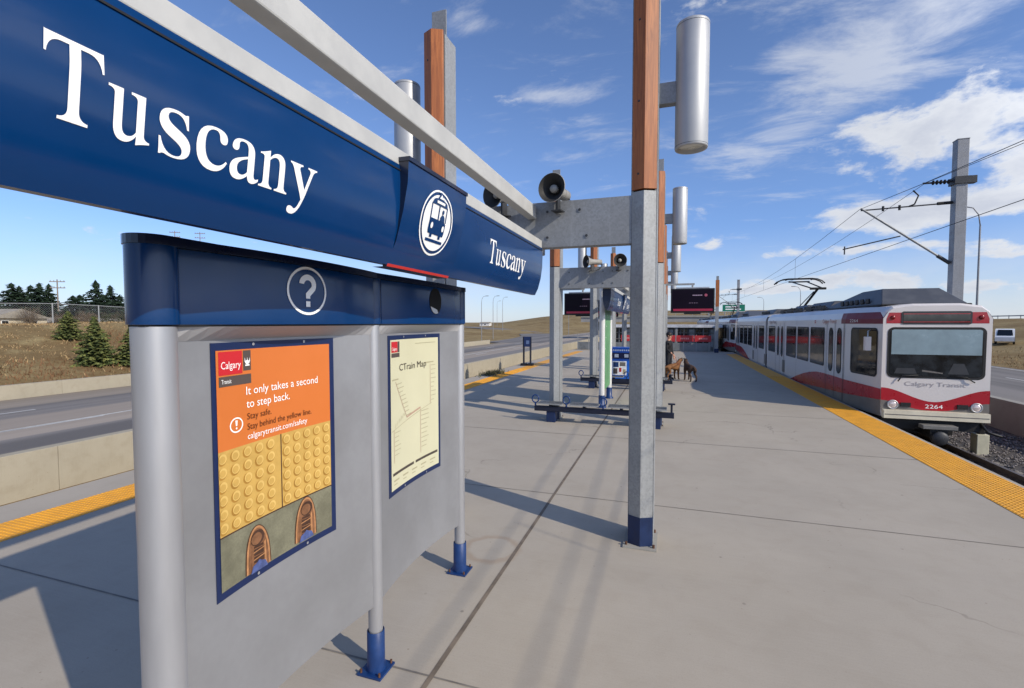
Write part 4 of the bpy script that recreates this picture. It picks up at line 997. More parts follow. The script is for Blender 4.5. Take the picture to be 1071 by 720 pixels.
    m = MB(); m.poly([[(4.965, 2.19), (6.935, 2.19), (6.935, 2.30), (6.88, 2.45), (5.02, 2.45), (4.965, 2.30)]], F(.004), TRED); put(m, 'roof_band')
    m = MB(); m.poly([rrect(5.26, 6.62, 2.17, 2.475, .05, 5)], F(.012), DARK)
    m.poly([[(5.30, 2.20), (6.58, 2.20), (6.58, 2.44), (5.30, 2.44)]], F(.015), GLASS)
    for zz in (2.225, 2.415): m.poly([[(5.30, zz-.008), (6.58, zz-.008), (6.58, zz+.008), (5.30, zz+.008)]], F(.018), TRED)
    put(m, 'destination_display')
    for x in (5.09, 6.79):
        m = MB(); m.lathe([(.05, 0), (.05, .02), (.03, .03), (0, .032)], (x, TY-.004, 2.33), (0, -1, 0), mat('marker lamp red', (120, 18, 16), .2, 0, 0), 16); put(m, 'marker_light')
    xs_ = [4.9+2.1*i/24 for i in range(25)]
    s = lambda x: abs(x-5.95)/1.05
    tp = lambda x: .33 + .31*sstep(.0, 1.0, s(x)); bt = lambda x: .125 + .21*sstep(.15, 1.0, s(x))
    m = MB(); m.add([F(.006)(x, tp(x)) for x in xs_] + [F(.006)(x, bt(x)) for x in xs_], [(i, i+1, 26+i, 25+i) for i in range(24)], TRED)
    m.add([F(.005)(x, bt(x)) for x in xs_] + [F(.005)(x, .10) for x in xs_], [(i, i+1, 26+i, 25+i) for i in range(24)], TGREY); put(m, 'front_bands')
    m = MB(); text(m, 'Calgary Transit', 1.18, lambda a, b: (5.37+a, TY-.006, .70+b), mat('train grey lettering', (166, 160, 162), .4, 0, 0), .10); put(m, 'front_lettering'); m = MB(); text(m, '2264', .34, lambda a, b: (5.79+a, TY-.0085, .175+b), WHITE, .09); put(m, 'fleet_number')
    m = MB(); m.box(4.93, 6.97, TY-.13, TY+.0, -.085, .115, TBEIGE); m.box(4.95, 6.95, TY-.135, TY-.13, .0, .02, TGREY); put(m, 'bumper', bevel=.02)
    for x in (5.14, 6.76):
        m = MB(); m.lathe([(.112, 0), (.112, .03), (.092, .034), (.085, .02)], (x, TY-.004, .235), (0, -1, 0), ALU, 24); h = put(m, 'headlight')
        m = MB(); m.lathe([(.085, .018), (.07, .032), (.04, .040), (0, .042)], (x, TY-.004, .235), (0, -1, 0), mat('headlight glass', (206, 192, 188), .15, .3, 0, emit=.1), 24); put(m, 'lens', h)
        m = MB(); k = .26 if x < 6 else -.26; m.box(x+k-.10, x+k+.10, TY-.03, TY-.004, .19, .29, BLACK); put(m, 'marker_light')
    # mirror
    m = MB(); m.path([(4.82, TY+.5, 2.02), (4.68, TY+.25, 2.0), (4.66, TY+.2, 1.86)], .014, ALU); m.box(4.60, 4.72, TY+.14, TY+.28, 1.52, 1.86, TWHITE); put(m, 'mirror', bevel=.02)
    # underframe, bogies, coupler
    m = MB(); m.box(4.95, 6.95, TY+.05, TY+26.3, -.35, -.06, BLACK)
    for yy in (4.5, 8.2, 16, 20): m.box(4.9, 7.0, TY+yy, TY+yy+2.2, -.62, -.35, DARK)
    put(m, 'underframe')
    for yc in (2.3, 13.2, 24.1):
        m = MB(); m.box(5.1, 6.8, TY+yc-1.3, TY+yc+1.3, -.62, -.36, BLACK); bg = put(m, 'bogie')
        for wy in (-.9, .9):
            for wx in (5.23, 6.67):
                m = MB(); m.lathe([(0, -.07), (.30, -.07), (.33, -.05), (.34, .05), (.36, .055), (.36, .075), (0, .075)], (wx, TY+yc+wy, -.50), (1 if wx < 6 else -1, 0, 0), DARK, 24); put(m, 'wheel', bg)
    m = MB(); m.box(5.78, 6.12, TY-.30, TY+.5, -.46, -.20, BLACK); m.box(5.62, 6.28, TY-.36, TY-.12, -.26, -.17, mat('coupler cover', (116, 114, 110), .5, .1, .1, 8)); m.lathe([(0, 0), (.16, 0), (.16, .12), (.11, .16), (0, .16)], (5.95, TY-.26, -.46), (0, -1, 0), DARK, 18)
    put(m, 'coupler', bevel=.01); m = MB(); m.path([(6.85, TY+.1, -.1), (6.98, TY-.05, -.32), (7.18, TY-.15, -.38)], .03, BLACK); put(m, 'brake_hose')
    # roof equipment
    def pod(y0, y1, x0, x1, zt, c0, c1, name):
        m = MB(); i = .28
        m.add([(x0, y0, 2.64), (x1, y0, 2.64), (x1, y1, 2.64), (x0, y1, 2.64), (x0+i, y0+c0, zt), (x1-i, y0+c0, zt), (x1-i, y1-c1, zt), (x0+i, y1-c1, zt)], [(0,1,5,4),(1,2,6,5),(2,3,7,6),(3,0,4,7),(4,5,6,7),(3,2,1,0)], TROOF)
        m.box(x0-.02, x1+.02, y0-.02, y1+.02, 2.63, 2.68, BLACK)
        for k in range(6): m.box(x0+.02+.02*0, x0+.06, y0+.9+.4*k, y0+1.15+.4*k, 2.72, 2.86, BLACK)
        put(m, name, bevel=.02)
    pod(TY+.55, TY+5.6, 5.05, 6.85, 3.10, .8, 2.9, 'air_conditioner'); pod(TY+5.7, TY+8.6, 5.25, 6.65, 2.98, .15, .15, 'roof_box'); pod(TY+8.9, TY+11.1, 5.2, 6.7, 2.95, .15, .15, 'roof_box'); pod(TY+15, TY+18, 5.2, 6.7, 2.95, .2, .2, 'roof_box'); pod(TY+21.8, TY+25.8, 5.05, 6.85, 3.06, 2.4, .75, 'air_conditioner')
    m = MB()
    for k in range(5): m.box(5.0, 5.08, TY+5.2+1.5*k, TY+5.9+1.5*k, 2.64, 2.80, BLACK)
    m.box(4.98, 5.02, TY+4.8, TY+12.6, 2.70, 2.74, BLACK); put(m, 'roof_cables')
    # pantograph
    yb = TY + 11.5; zt = 4.34
    m = MB(); m.box(5.3, 6.6, yb-.1, yb+1.0, 2.66, 2.76, DARK)
    for x in (5.4, 6.5): m.tube((x, yb, 2.76), (x, yb, 2.9), .05, TGREY, n=8)
    pg = put(m, 'pantograph')
    yk_, zk = yb - 1.9, 3.66
    m = MB(); m.path([(5.95, yb+.7, 2.82), (5.95, yk_, zk)], .05, BLACK, 8); m.path([(5.72, yb+.8, 2.80), (5.84, yk_+.2, zk-.12)], .022, BLACK); m.tube((5.65, yk_, zk), (6.25, yk_, zk), .05, BLACK, n=8)
    for dx in (-.32, .32): m.path([(5.95+dx*.6, yk_, zk), (5.95+dx, yb+1.3, 4.2)], .03, BLACK, 6)
    m.tube((5.5, yb+1.3, 4.2), (6.4, yb+1.3, 4.2), .035, BLACK, n=8); put(m, 'arms', pg)
    m = MB()
    for dy in (1.12, 1.46): m.path([(4.90, yb+dy, 4.10), (5.02, yb+dy, 4.22), (5.22, yb+dy, zt-.03), (5.45, yb+dy, zt), (6.45, yb+dy, zt), (6.68, yb+dy, zt-.03), (6.88, yb+dy, 4.22), (7.0, yb+dy, 4.10)], .032, BLACK, 6)
    m.tube((5.4, yb+1.12, zt-.04), (5.4, yb+1.46, zt-.04), .025, BLACK, n=6); m.tube((6.5, yb+1.12, zt-.04), (6.5, yb+1.46, zt-.04), .025, BLACK, n=6); put(m, 'collector_head', pg)
    return t
car = make_car(); car['label'] = 'leading red and white train car with its flat cab front facing the viewer'
for k, lb in ((1, 'second red and white train car, coupled behind the leading car'), (2, 'third train car, tiny at the tail of the train')):
    c = copy_tree(car); c.location = (5.95, TY + 27.2*k, RZ); c['label'] = lb
m = MB(); m.box(-.12, .12, -.14, .14, -.03, .47, mat('pale block', (200, 196, 172), .8, 0, .1, 6)); m.box(-.05, .06, -.08, .08, .47, .56, BLACK)
tag(m.build('concrete_block', loc=(7.2, 14.5, -.96), bevel=.012), 'pale concrete block on the ballast under the front corner of the train', 'block')

# ================================================================== OVERHEAD LINE
POLY = (18.9, 70.0, 121.0); PXX = 8.6
def make_pole():
    t = thing('catenary_pole', (0, 0, 0), None, 'pole', 'square steel poles of the overhead line')
    m = MB(); m.box(-.15, .15, -.15, .15, 0, 8.86, POLEM); m.box(-.16, .16, -.16, .16, 8.86, 8.89, POLEM); m.build('mast', t, bevel=.01)
    m = MB(); m.tube((-.17, 0, 5.05), (-2.62, 0, 6.95), .035, GALV, n=8); m.tube((-.17, 0, 5.05), (-.5, 0, 5.3), .055, DARK, n=8); m.build('cantilever_strut', t)
    m = MB(); m.tube((-.17, 0, 6.95), (-2.62, 0, 6.88), .022, DARK, n=8); m.tube((-.17, 0, 6.96), (-.55, 0, 6.95), .05, BLACK, n=8)
    m.path([(-1.3, 0, 6.92), (-1.15, 0, 6.98), (-1.05, 0, 7.25), (-1.2, 0, 7.42)], .025, BLACK)
    for x in (-2.0, -1.55): m.tube((x, 0, 6.82), (x, 0, 6.98), .035, BLACK, n=6)
    m.build('top_tie', t)
    m = MB(); m.tube((-1.5, 0, 5.98), (-3.1, 0, 5.62), .02, DARK, n=6); m.tube((-3.05, 0, 5.45), (-3.05, 0, 5.72), .02, DARK, n=6); m.build('registration_arm', t)
    m = MB()
    for k in range(5): m.lathe([(.03, 0), (.075, .03), (.075, .05), (.03, .08)], (-.72+.10*k, 0, 7.62), (1, 0, 0), BLACK, 10)
    m.tube((-.95, 0, 7.62), (.34, 0, 7.62), .03, DARK, n=6); m.box(-.2, .2, -.2, .2, 7.5, 7.72, DARK); m.box(.19, .4, -.1, .1, 7.52, 7.74, DARK); m.build('insulator', t)
    m = MB(); m.box(-.25, .25, -.25, .25, -.1, .12, KERB); m.build('footing', t)
    return t
pl_ = make_pole(); plb = ['large square steel overhead line pole behind the train front', 'distant overhead line pole with a cross arm, above the second train car', 'farthest overhead line pole, tiny above the end of the train']
for i, y in enumerate(POLY):
    o = pl_ if i == 0 else copy_tree(pl_); o.location = (PXX, y, RZ); o['label'] = plb[i]
def wire(name, x, zs_, sag, r, label, ys_=(-32.1, 18.9, 70, 121, 172)):
    m = MB(); pts = []
    for a, b in zip(ys_, ys_[1:]):
        for k in range(12):
            s = k/12; pts.append((x, a + (b-a)*s, zs_ - sag*4*s*(1-s)))
    m.path(pts, r, BLACK, 5)
    if sag > .3:
        for a, b in zip(ys_, ys_[1:]):
            for k in range(1, 6):
                s = k/6; 
                if name == 'messenger_wire': m.path([(x, a+(b-a)*s, zs_ - sag*4*s*(1-s)), (x, a+(b-a)*s, 4.42)], .006, BLACK, 4)
    return tag(m.build(name), label, 'wire')
wire('contact_wire', 5.95, 4.395, .0, .0078, 'lowest overhead wire, straight just above the pantograph')
wire('messenger_wire', 5.95, 5.97, 1.0, .0078, 'upper overhead wire hanging from the tip of the pole bracket')
wire('feeder_wire', 7.72, 6.68, 1.0, .0078, 'overhead feeder wire hanging from the insulator close to the big pole')

# ================================================================== FAR END OF THE STATION
t = thing('end_windbreak', (0, 39.2, 0), 'grey glazed railing with red banners closing the far end of the platform', 'railing')
for i in range(12):
    m = MB(); x = -7.2 + .915*i; m.box(x-.03, x+.03, -.03, .03, 0, 1.3, GALV); m.build('post', t)
m = MB(); m.box(-7.2, 3.0, -.02, .02, .05, .66, mat('grey railing panel', (120, 124, 126), .3, .1, .2, .8)); m.build('panel', t)
for i, (x0, x1) in enumerate(((-3.7, -2.1), (-.8, .42), (.5, 1.75), (1.82, 3.0))):
    m = MB(); m.box(x0, x1, -.05, -.03, .76, 1.24, mat('banner red', (188, 48, 52), .5, 0, .06, 2))
    for k in range(5): m.box(x0+.3+.13*k, x0+.39+.13*k, -.053, -.0505, .94, 1.06, mat('banner pale marks', (226, 150, 146), .5, 0, 0))
    m.build('banner', t)
t = thing('station_building', (-.5, 47, -.9), 'grey glazed station building with a pale roof behind the red banners', 'building')
m = MB(); m.box(-5.5, 4.6, .2, 9, 0, 2.65, mat('station grey wall', (112, 114, 118), .5, 0, .2, .6)); m.build('wall', t)
for i in range(16):
    x = -5.4 + .63*i; m = MB(); m.box(x, x+.52, .1, .16, .9, 2.5, GLASS if i % 3 else mat('pale blind glass', (150, 156, 160), .2, 0, .3, 1)); m.build('window', t)
m = MB(); m.box(-5.9, 5.0, -.4, 9.4, 2.68, 2.92, mat('white fascia', (196, 198, 202), .5, 0, .3, 1.2)); m.build('roof', t)
for i in range(24):
    m = MB(); x = -5.4 + .42*i; m.box(x, x+.05, .02, .08, .5, 2.66, GALV if i % 2 else DARK); m.build('mullion', t)
for z in (1.55, 2.15): m = MB(); m.box(-5.5, 4.6, .0, .06, z, z+.06, TGREY); m.build('rail', t)
for i in range(4):
    m = MB(); m.box(-5.6+3.3*i, -5.4+3.3*i, -.3, -.1, 0, 2.65, GALV); m.build('column', t)
t = thing('overpass_bridge', (0, 96, -1), 'long grey road bridge crossing the tracks beyond the station', 'bridge')
m = MB(); m.box(-17, 30, 0, 9, 3.4, 4.5, mat('bridge concrete', (150, 148, 146), .8, 0, .15, .3)); m.box(-17, 30, -.2, 0, 4.3, 4.62, KERB); m.build('deck', t)
m = MB()
for i in range(32): m.box(-17+1.5*i, -16.94+1.5*i, -.12, -.06, 4.62, 5.3, GALV)
for z in (4.95, 5.28): m.box(-17, 30, -.12, -.06, z, z+.05, GALV)
m.build('railing', t)
for x in (-14, -2.5, 14.5, 27):
    m = MB(); m.box(x, x+1.2, 1, 8, 0, 3.4, KERB); m.build('pier', t)
t = thing('highway_sign', (13.6, 118, -1), 'green highway sign board high above the train in the distance', 'sign')
m = MB(); m.box(-2.3, 2.3, -.05, .05, 5.7, 7.4, mat('highway sign green', (10, 118, 92), .4, 0, .04, 1)); m.box(-2.3, 2.3, -.06, -.052, 5.7, 5.78, WHITE); m.box(-2.3, 2.3, -.06, -.052, 7.32, 7.4, WHITE); m.box(-1.7, .9, -.06, -.052, 6.7, 6.95, WHITE); m.box(-1.7, 1.5, -.06, -.052, 6.15, 6.4, WHITE); m.build('board', t)
m = MB()
for x in (-1.8, 1.8): m.tube((x, .12, 0), (x, .12, 7.4), .1, GALV, n=8)
m.build('support', t)

# ================================================================== LIGHT POLES
def make_lightpole(dbl=False):
    t = thing('street_lamp', (0, 0, 0), None, 'street lamp', 'tall street lamps along the highway')
    m = MB(); m.tube((0, 0, 0), (0, 0, 8.2), .075, POLEM, .05, 8); m.path([(0,0,8.2), (-.1,0,8.9), (-.4,0,9.35), (-1.0,0,9.5)], .035, POLEM, 6); m.build('pole', t)
    m = MB(); m.box(-1.5, -.9, -.1, .1, 9.44, 9.54, TGREY); m.build('lamp_head', t)
    return t
lp = make_lightpole()
for i, (x, y, z, s, rz, lb) in enumerate(((27.4, 56.5, -.6, 1.45, 0, 'dark slim street lamp with a bent arm just beside the big overhead line pole'), (-28.0, 69.7, -1, .78, 180, 'street lamp at the bend of the ramp, nearest the kiosk cap'), (-33.3, 89, -1, .9, 180, 'street lamp on the inside of the ramp curve'),
        (-45, 128, 0, 1.0, 180, 'small street lamp far along the ramp'), (-62, 170, 1, 1.0, 180, 'tiny street lamp on the far skyline left of the twin post sign'), (-24, 118, -1, .9, 180, 'street lamp beside the highway behind the second frame'), (24.5, 108, -1, 1.1, 0, 'street lamp rising behind the overhead wires near the pantograph'), (25, 150, -1, 1.1, 0, 'thin street lamp far behind the roof of the train'))):
    o = lp if i == 0 else copy_tree(lp); o.location = (x, y, z); o.scale = (s, s, s); o.rotation_euler = (0, 0, rad(rz)); o['label'] = lb

# ================================================================== HILLSIDE: FENCE, TREES, HOUSES
random.seed(21)
FX = -46.0
t = thing('chain_link_fence', (FX, 0, 0), 'grey chain link fence along the crest of the grassy hill', 'fence')
ys_f = [2 + 3.2*i for i in range(15)]
hz = lambda y: terrain(FX, y)
for y in ys_f:
    m = MB(); m.tube((0, y, hz(y)-.1), (0, y, hz(y)+1.6), .045, GALV, n=8); m.build('post', t)
m = MB(); m.path([(0, y, hz(y)+1.56) for y in ys_f], .028, GALV, 6); m.build('top_rail', t)
m = MB(); y = ys_f[0]
while y < ys_f[-1]-1.5:
    z = hz(y); m.path([(0, y, z+.05), (0, y+1.5, z+1.55)], .004, POLEM, 3); m.path([(.01, y+1.5, z+.05), (.01, y, z+1.55)], .004, POLEM, 3); y += .16
m.build('mesh', t)

def spruce(h, r, n_wh, per, mt, seed, dense=1.0):
    """trunk plus needle sprays along drooping branches"""
    random.seed(seed); tr_ = MB(); tr_.tube((0,0,-.1), (0,0,h*.97), h*.022, BARK, h*.004, 7)
    c = MB()
    for w in range(n_wh):
        f = w/(n_wh-1); z = h*(.07 + .91*f); R = r*((1-f)**.85)*random.uniform(.82, 1.12) + .03*r
        k = max(4, int(per*(1-.55*f)))
        for b in range(k):
            a = 2*math.pi*(b + random.random()*.8)/k; L = R*random.uniform(.60, 1.10)*(1 + .42*noise.noise((math.cos(a)*1.3 + seed, math.sin(a)*1.3, f*4))); zz = z + random.uniform(-.5, .5)*h/n_wh
            if random.random() < .06: continue
            dx, dy = math.cos(a), math.sin(a); seg = max(3, int(7*dense*L/r + 2))
            for s in range(seg):
                q = (s+.6)/seg; px_, py_ = dx*L*q, dy*L*q; pz = zz - L*.28*q + L*.20*q*q
                wdt = (.16*r*(1-q*.65) + .02*h)*random.uniform(.7, 1.3); ln = L/seg*1.7
                for side in (-1, 1):
                    ex = px_ + dx*ln*.6 - dy*side*wdt; ey = py_ + dy*ln*.6 + dx*side*wdt
                    jz = random.uniform(-.035, .035)*h*.5
                    c.add([(px_, py_, pz+.01*h), (px_+dx*ln, py_+dy*ln, pz - .01*h + jz), (ex, ey, pz - .022*h + jz + random.uniform(-.02, .01)*h)], [(0, 1, 2)], TIPS if (mt is NEEDLE and random.random() < .2 + .3*q) else mt)
    for s in range(26): 
        a = random.random()*6.28; z = h*random.uniform(.93, 1.0); c.add([(0,0,z+.03*h), (.03*r*math.cos(a)*3, .03*r*math.sin(a)*3, z-.03*h), (.03*r*math.cos(a+.8)*3, .03*r*math.sin(a+.8)*3, z-.035*h)], [(0,1,2)], mt)
    return tr_, c
def plant_spruce(x, y, h, r, mt, seed, label, nw=22, per=15, group=None, z=None, dense=1.0):
    t = thing('spruce_tree', (x, y, (terrain(x, y) if z is None else z) - .05), label, 'tree', group)
    a, c = spruce(h, r, nw, per, mt, seed, dense); a.build('trunk', t); c.build('crown', t); return t
plant_spruce(-37.4, 20.66, 1.85, .92, NEEDLE, 1, 'small bushy spruce alone on the upper slope of the grassy hill', group='young spruces on the slope')
plant_spruce(-31.1, 18.4, 2.75, 1.05, NEEDLE, 2, 'larger green spruce low on the slope, left of the kiosk post', 26, 17, 'young spruces on the slope')
plant_spruce(-30.4, 19.9, 2.45, .95, NEEDLE, 3, 'dark spruce on the slope, half hidden by the kiosk post', 24, 16, 'young spruces on the slope')
plant_spruce(-43.5, 31.5, 2.0, .8, NEEDLE, 9, 'spruce near the crest fence, behind the larger slope spruces', 20, 12, 'young spruces on the slope')
tl = [(14, 297, 88, 3.6, 'round topped dark spruce leftmost in the tree line'), (22, 300, 90, 3.0, 'shorter spruce beside the leftmost one in the tree line'), (34, 299, 92, 3.2, 'dark spruce left of the middle pair in the tree line'), (43, 297, 90, 3.0, 'tall dark spruce of the middle pair in the tree line'),
      (53, 298, 86, 2.6, 'slim spruce just left of the utility pole'), (78, 310, 84, 3.6, 'low dark spruce right of the utility pole'), (85, 309, 90, 3.4, 'second low dark spruce right of the utility pole'), (102, 294, 86, 2.6, 'tallest pointed spruce in the tree line'), (117, 299, 88, 2.4, 'pointed spruce right of the tallest one'), (110, 309, 82, 3.0, 'low bushy spruce between the two pointed ones'), (127, 309, 84, 3.2, 'bushy spruce near the kiosk at the end of the tree line'), (135, 312, 84, 3.0, 'last low spruce of the tree line, touching the kiosk')]
cpsi, spsi = math.cos(rad(18.25)), math.sin(rad(18.25))
def at(px, dist):
    u = (px - 535.5)/500; return (u*cpsi - spsi)*dist, (u*spsi + cpsi)*dist
for i, (px_, ty, Z, r, lb) in enumerate(tl):
    x, y = at(px_, Z); top = 2.2 + (338-ty)*Z/500; z0_ = terrain(x, y); 
    plant_spruce(x, y, top - z0_ + .05, r*1.3, NEEDLE2, 40+i, lb, 20, 15, 'tree line behind the fence', dense=.75)
# bare shrubs in front of the tree line
def bare_shrub(x, y, h, r, seed, label):
    random.seed(seed); t = thing('bare_tree', (x, y, terrain(x, y)-.05), label, 'tree', 'bare trees by the houses')
    m = MB(); m.tube((0,0,0), (0,0,h*.35), .07, BARK, .05, 6); m.build('trunk', t); m = MB()
    for i in range(150):
        a = random.random()*6.28; z = h*random.uniform(.15, .4); e = h*random.uniform(.5, 1.0); q = r*random.uniform(.2, 1)*(1 - abs(e/h-.65))
        p = Vector((math.cos(a)*q*.25, math.sin(a)*q*.25, z)); q2 = Vector((math.cos(a)*q, math.sin(a)*q, e)); d = (q2-p)
        s = d.cross(Vector((random.gauss(0,1), random.gauss(0,1), random.gauss(0,1)))).normalized()*.022
        m.add([p-s, p+s, q2], [(0,1,2)], TWIGS)
        for k in range(3):
            o = p + d*random.uniform(.4, .9); v = o + d.normalized()*.5 + Vector((random.gauss(0,.3), random.gauss(0,.3), random.uniform(-.1,.4))); m.add([o-s*.6, o+s*.6, v], [(0,1,2)], TWIGS)
    m.build('crown', t)
for i, (px_, Z, h, r, lb) in enumerate(((32, 66, 3.4, 1.6, 'bare brown tree beside the low house'), (90, 72, 3.4, 1.8, 'bare pale tree below the low dark spruces'), (6, 76, 3.8, 2.0, 'bare tree behind the roof of the low house'), (63, 74, 3.2, 1.7, 'bare tree at the foot of the utility pole'))):
    x, y = at(px_, Z); bare_shrub(x, y, h, r, 70+i, lb)
def scrub(x, y, h, r, mt, seed, label):
    random.seed(seed); t = thing('scrub_bush', (x, y, terrain(x, y)-.05), label, 'bush', 'bushes below the tree line')
    m = MB(); m.tube((0,0,0), (0,0,h*.5), .08, BARK, .04, 6); m.build('trunk', t); m = MB()
    cl = [(random.gauss(0, r*.42), random.gauss(0, r*.42), h*random.uniform(.25, .8), random.uniform(.35, .7)) for _ in range(16)]
    for cx, cy, cz, q in cl:
        for i in range(70):
            v = Vector((random.gauss(0,1), random.gauss(0,1), random.gauss(0,.8))).normalized() * q * random.uniform(.5, 1.05); p = Vector((cx, cy, max(.1, cz))) + v
            a = Vector((random.gauss(0,1), random.gauss(0,1), random.gauss(0,1))).normalized()*.14; b = Vector((random.gauss(0,1), random.gauss(0,1), random.gauss(0,1))).normalized()*.10
            m.add([p-a, p+a, p+b], [(0,1,2)], mt)
    m.build('crown', t)
SCR1 = mat('olive scrub leaves', (62, 66, 44), .9, 0, .35, 1.5, spec=.1); SCR2 = mat('brown scrub twigs', (92, 78, 60), .9, 0, .3, 1.5, spec=.1)
for i, (px_, Z, h, r, mt_, lb) in enumerate(((36, 80, 3.4, 2.2, SCR1, 'dark olive bush between the left pair of tree line spruces'), (58, 78, 3.2, 2.0, SCR2, 'brown bush just left of the utility pole foot'), (74, 76, 3.0, 2.4, SCR1, 'olive bush just right of the utility pole foot'), (92, 74, 3.3, 2.2, SCR2, 'brown bush left of the tallest spruce'), (108, 72, 3.2, 2.4, SCR1, 'olive bush at the foot of the tallest spruce'), (122, 70, 3.2, 2.4, SCR1, 'olive bush under the last spruces of the tree line'), (136, 70, 3.4, 2.2, SCR2, 'brown bush touching the kiosk edge'), (4, 84, 3.4, 2.4, SCR1, 'olive bush at the left end of the tree line'))):
    x, y = at(px_, Z); scrub(x, y, h, r, mt_, 300+i, lb)
def house(px_, Z, w, d, h, rh, wallc, roofc, label, name='house', rz=20):
    x, y = at(px_, Z); t = thing(name, (x, y, terrain(x, y)-.1), label, 'house', rz=rad(rz))
    m = MB(); m.box(-w/2, w/2, -d/2, d/2, 0, h, wallc); m.build('wall', t)
    m = MB(); o = .4; m.add([(-w/2-o,-d/2-o,h), (w/2+o,-d/2-o,h), (w/2+o,d/2+o,h), (-w/2-o,d/2+o,h), (-w/2-o,0,h+rh), (w/2+o,0,h+rh)], [(0,1,5,4),(2,3,4,5),(0,4,3),(1,2,5),(0,3,2,1)], roofc); m.build('roof', t)
    for k in range(int(w//2.4)):
        xx = -w/2 + 1.1 + 2.4*k; f = MB(); f.box(xx-.06, xx+1.06, -d/2-.03, -d/2-.005, h*.38, h*.80, WHITE); fo = f.build('window', t); g = MB(); g.box(xx, xx+1, -d/2-.045, -d/2-.032, h*.42, h*.77, GLASS); g.build('pane', fo)
    for k in range(2):
        yy = -d/4 + d/2*k - .4; f = MB(); f.box(w/2+.005, w/2+.03, yy-.06, yy+.9, h*.38, h*.80, WHITE); fo = f.build('window', t); g = MB(); g.box(w/2+.032, w/2+.045, yy, yy+.84, h*.42, h*.77, GLASS); g.build('pane', fo)
HW = mat('house beige siding', (196, 184, 160), .7, 0, .08, 1); HR = mat('house grey shingles', (150, 142, 128), .8, 0, .15, 2); HW2 = mat('house pale siding', (214, 206, 192), .7, 0, .08, 1)
house(-14, 66, 9, 8, 1.6, 1.3, HW, HR, 'low beige house with a pale sloping roof at the left edge, behind the fence')
house(44, 92, 15, 8, 1.7, 1.0, HW2, mat('house dark shingles', (70, 72, 78), .8, 0, .15, 2), 'long low pale house with a dark roof behind the fence', rz=35)
house(86, 78, 9, 6, 2.0, .8, HW2, HR, 'low white building behind the small bushy spruce', rz=38)
house(70, 96, 3, 3, 4.0, .6, HW2, HR, 'narrow pale house between the utility pole and the low spruces', rz=38)
house(508, 330, 7, 5, 2.2, .8, mat('far white wall', (224, 222, 218), .6, 0, 0), HR, 'tiny white building on the skyline beyond the ramp', rz=0)
# utility poles
for i, (px_, Z, h, lb) in enumerate(((62, 86, 9.4, 'wooden utility pole with cross arms standing in the tree line'), (186, 118, 24.5, 'slender lattice like pole peeping above the kiosk cap'), (212, 122, 25.0, 'slender pole with cross arms peeping above the kiosk cap right of another'))):
    x, y = at(px_, Z); t = thing('utility_pole', (x, y, terrain(x, y)), lb, 'utility pole', 'utility poles beyond the hill', rz=rad(30))
    m = MB(); m.tube((0,0,0), (0,0,h), .13, mat('weathered pole wood', (132, 120, 108), .8, 0, .15, 2), .09, 8); m.build('pole', t)
    for z in (h-.4, h-1.5): 
        m = MB(); m.box(-1.2, 1.2, -.06, .06, z-.07, z+.07, MATS['weathered pole wood'])
        for k in (-1.05, -.5, .5, 1.05): m.tube((k, 0, z+.07), (k, 0, z+.25), .05, TGREY, n=6)
        m.build('cross_arm', t)
# guard rail and small far things to the right
t = thing('guard_rail', (76, 0, 0), 'thin grey guard rail along the top of the brown hill behind the train', 'guard rail')
m = MB(); m.box(-.05, .05, 60, 280, 3.75, 4.0, GALV); m.build('beam', t)
for i in range(56):
    m = MB(); m.box(-.06, .06, 60+4*i, 60.12+4*i, 2.8, 4.05, GALV); m.build('post', t)
t = thing('white_van', (40.0, 76.4, terrain(40, 76.4)), 'small white van on the brown slope at the right edge, behind the train', 'van', rz=rad(-118))
VW = mat('van white paint', (232, 232, 230), .3, 0, .03, 2, coat=.3)
m = MB(); m.prism([(-1.9,.35),(1.9,.35),(1.95,.9),(1.75,1.1),(1.1,1.85),(-1.8,1.9),(-1.95,1.2)], 'y', -.85, .85, VW); bd = m.build('body', t, bevel=.06, recalc=True)
m = MB()
for yv in (-.856, .856):
    m.add([(x, yv, z) for x, z in ((-1.6,1.15),(1.3,1.15),(.95,1.7),(-1.6,1.75))], [(0,1,2,3)], GLASS)
m.build('side_window', t)
m = MB(); m.add([(1.80,-.7,1.1),(1.80,.7,1.1),(1.2,.62,1.8),(1.2,-.62,1.8)], [(0,1,2,3)], GLASS); m.build('windscreen', t)
for x in (-1.25, 1.25):
    for yv in (-.8, .8): m = MB(); m.lathe([(0,-.1),(.33,-.1),(.36,-.06),(.36,.06),(.33,.1),(0,.1)], (x, yv, .36), (0,1,0), BLACK, 16); m.build('wheel', t)
# dry grass tufts on the near slopes
random.seed(31); m = MB(); tm = mat('dry grass blades', (164, 140, 104), .95, 0, .25, .6, spec=.1); tm2 = mat('brown weed stems', (118, 90, 66), .95, 0, .35, .6, spec=.1)
for i in range(26000):
    if i < 21000: x = random.uniform(-47, -26.6); y = random.uniform(3, 45)
    else: x = random.uniform(23.5, 50); y = random.uniform(28, 70)
    z = terrain(x, y); pt_ = noise.noise((x*.18, y*.18, 7))
    if pt_ < -.15 and random.random() < .6: continue
    h = random.uniform(.06, .20) * (1.4 if pt_ > .15 else .8); a = random.uniform(0, 6.28); w = .03
    mt_ = tm2 if pt_ + random.gauss(0, .15) > .16 else tm
    m.add([(x-w*math.cos(a), y-w*math.sin(a), z-.03), (x+w*math.cos(a), y+w*math.sin(a), z-.03), (x+random.gauss(0,.09), y+random.gauss(0,.09), z+h)], [(0,1,2)], mt_)
tag(m.build('dry_grass'), 'dry yellow brown grass and weeds on the slopes', kind='stuff')

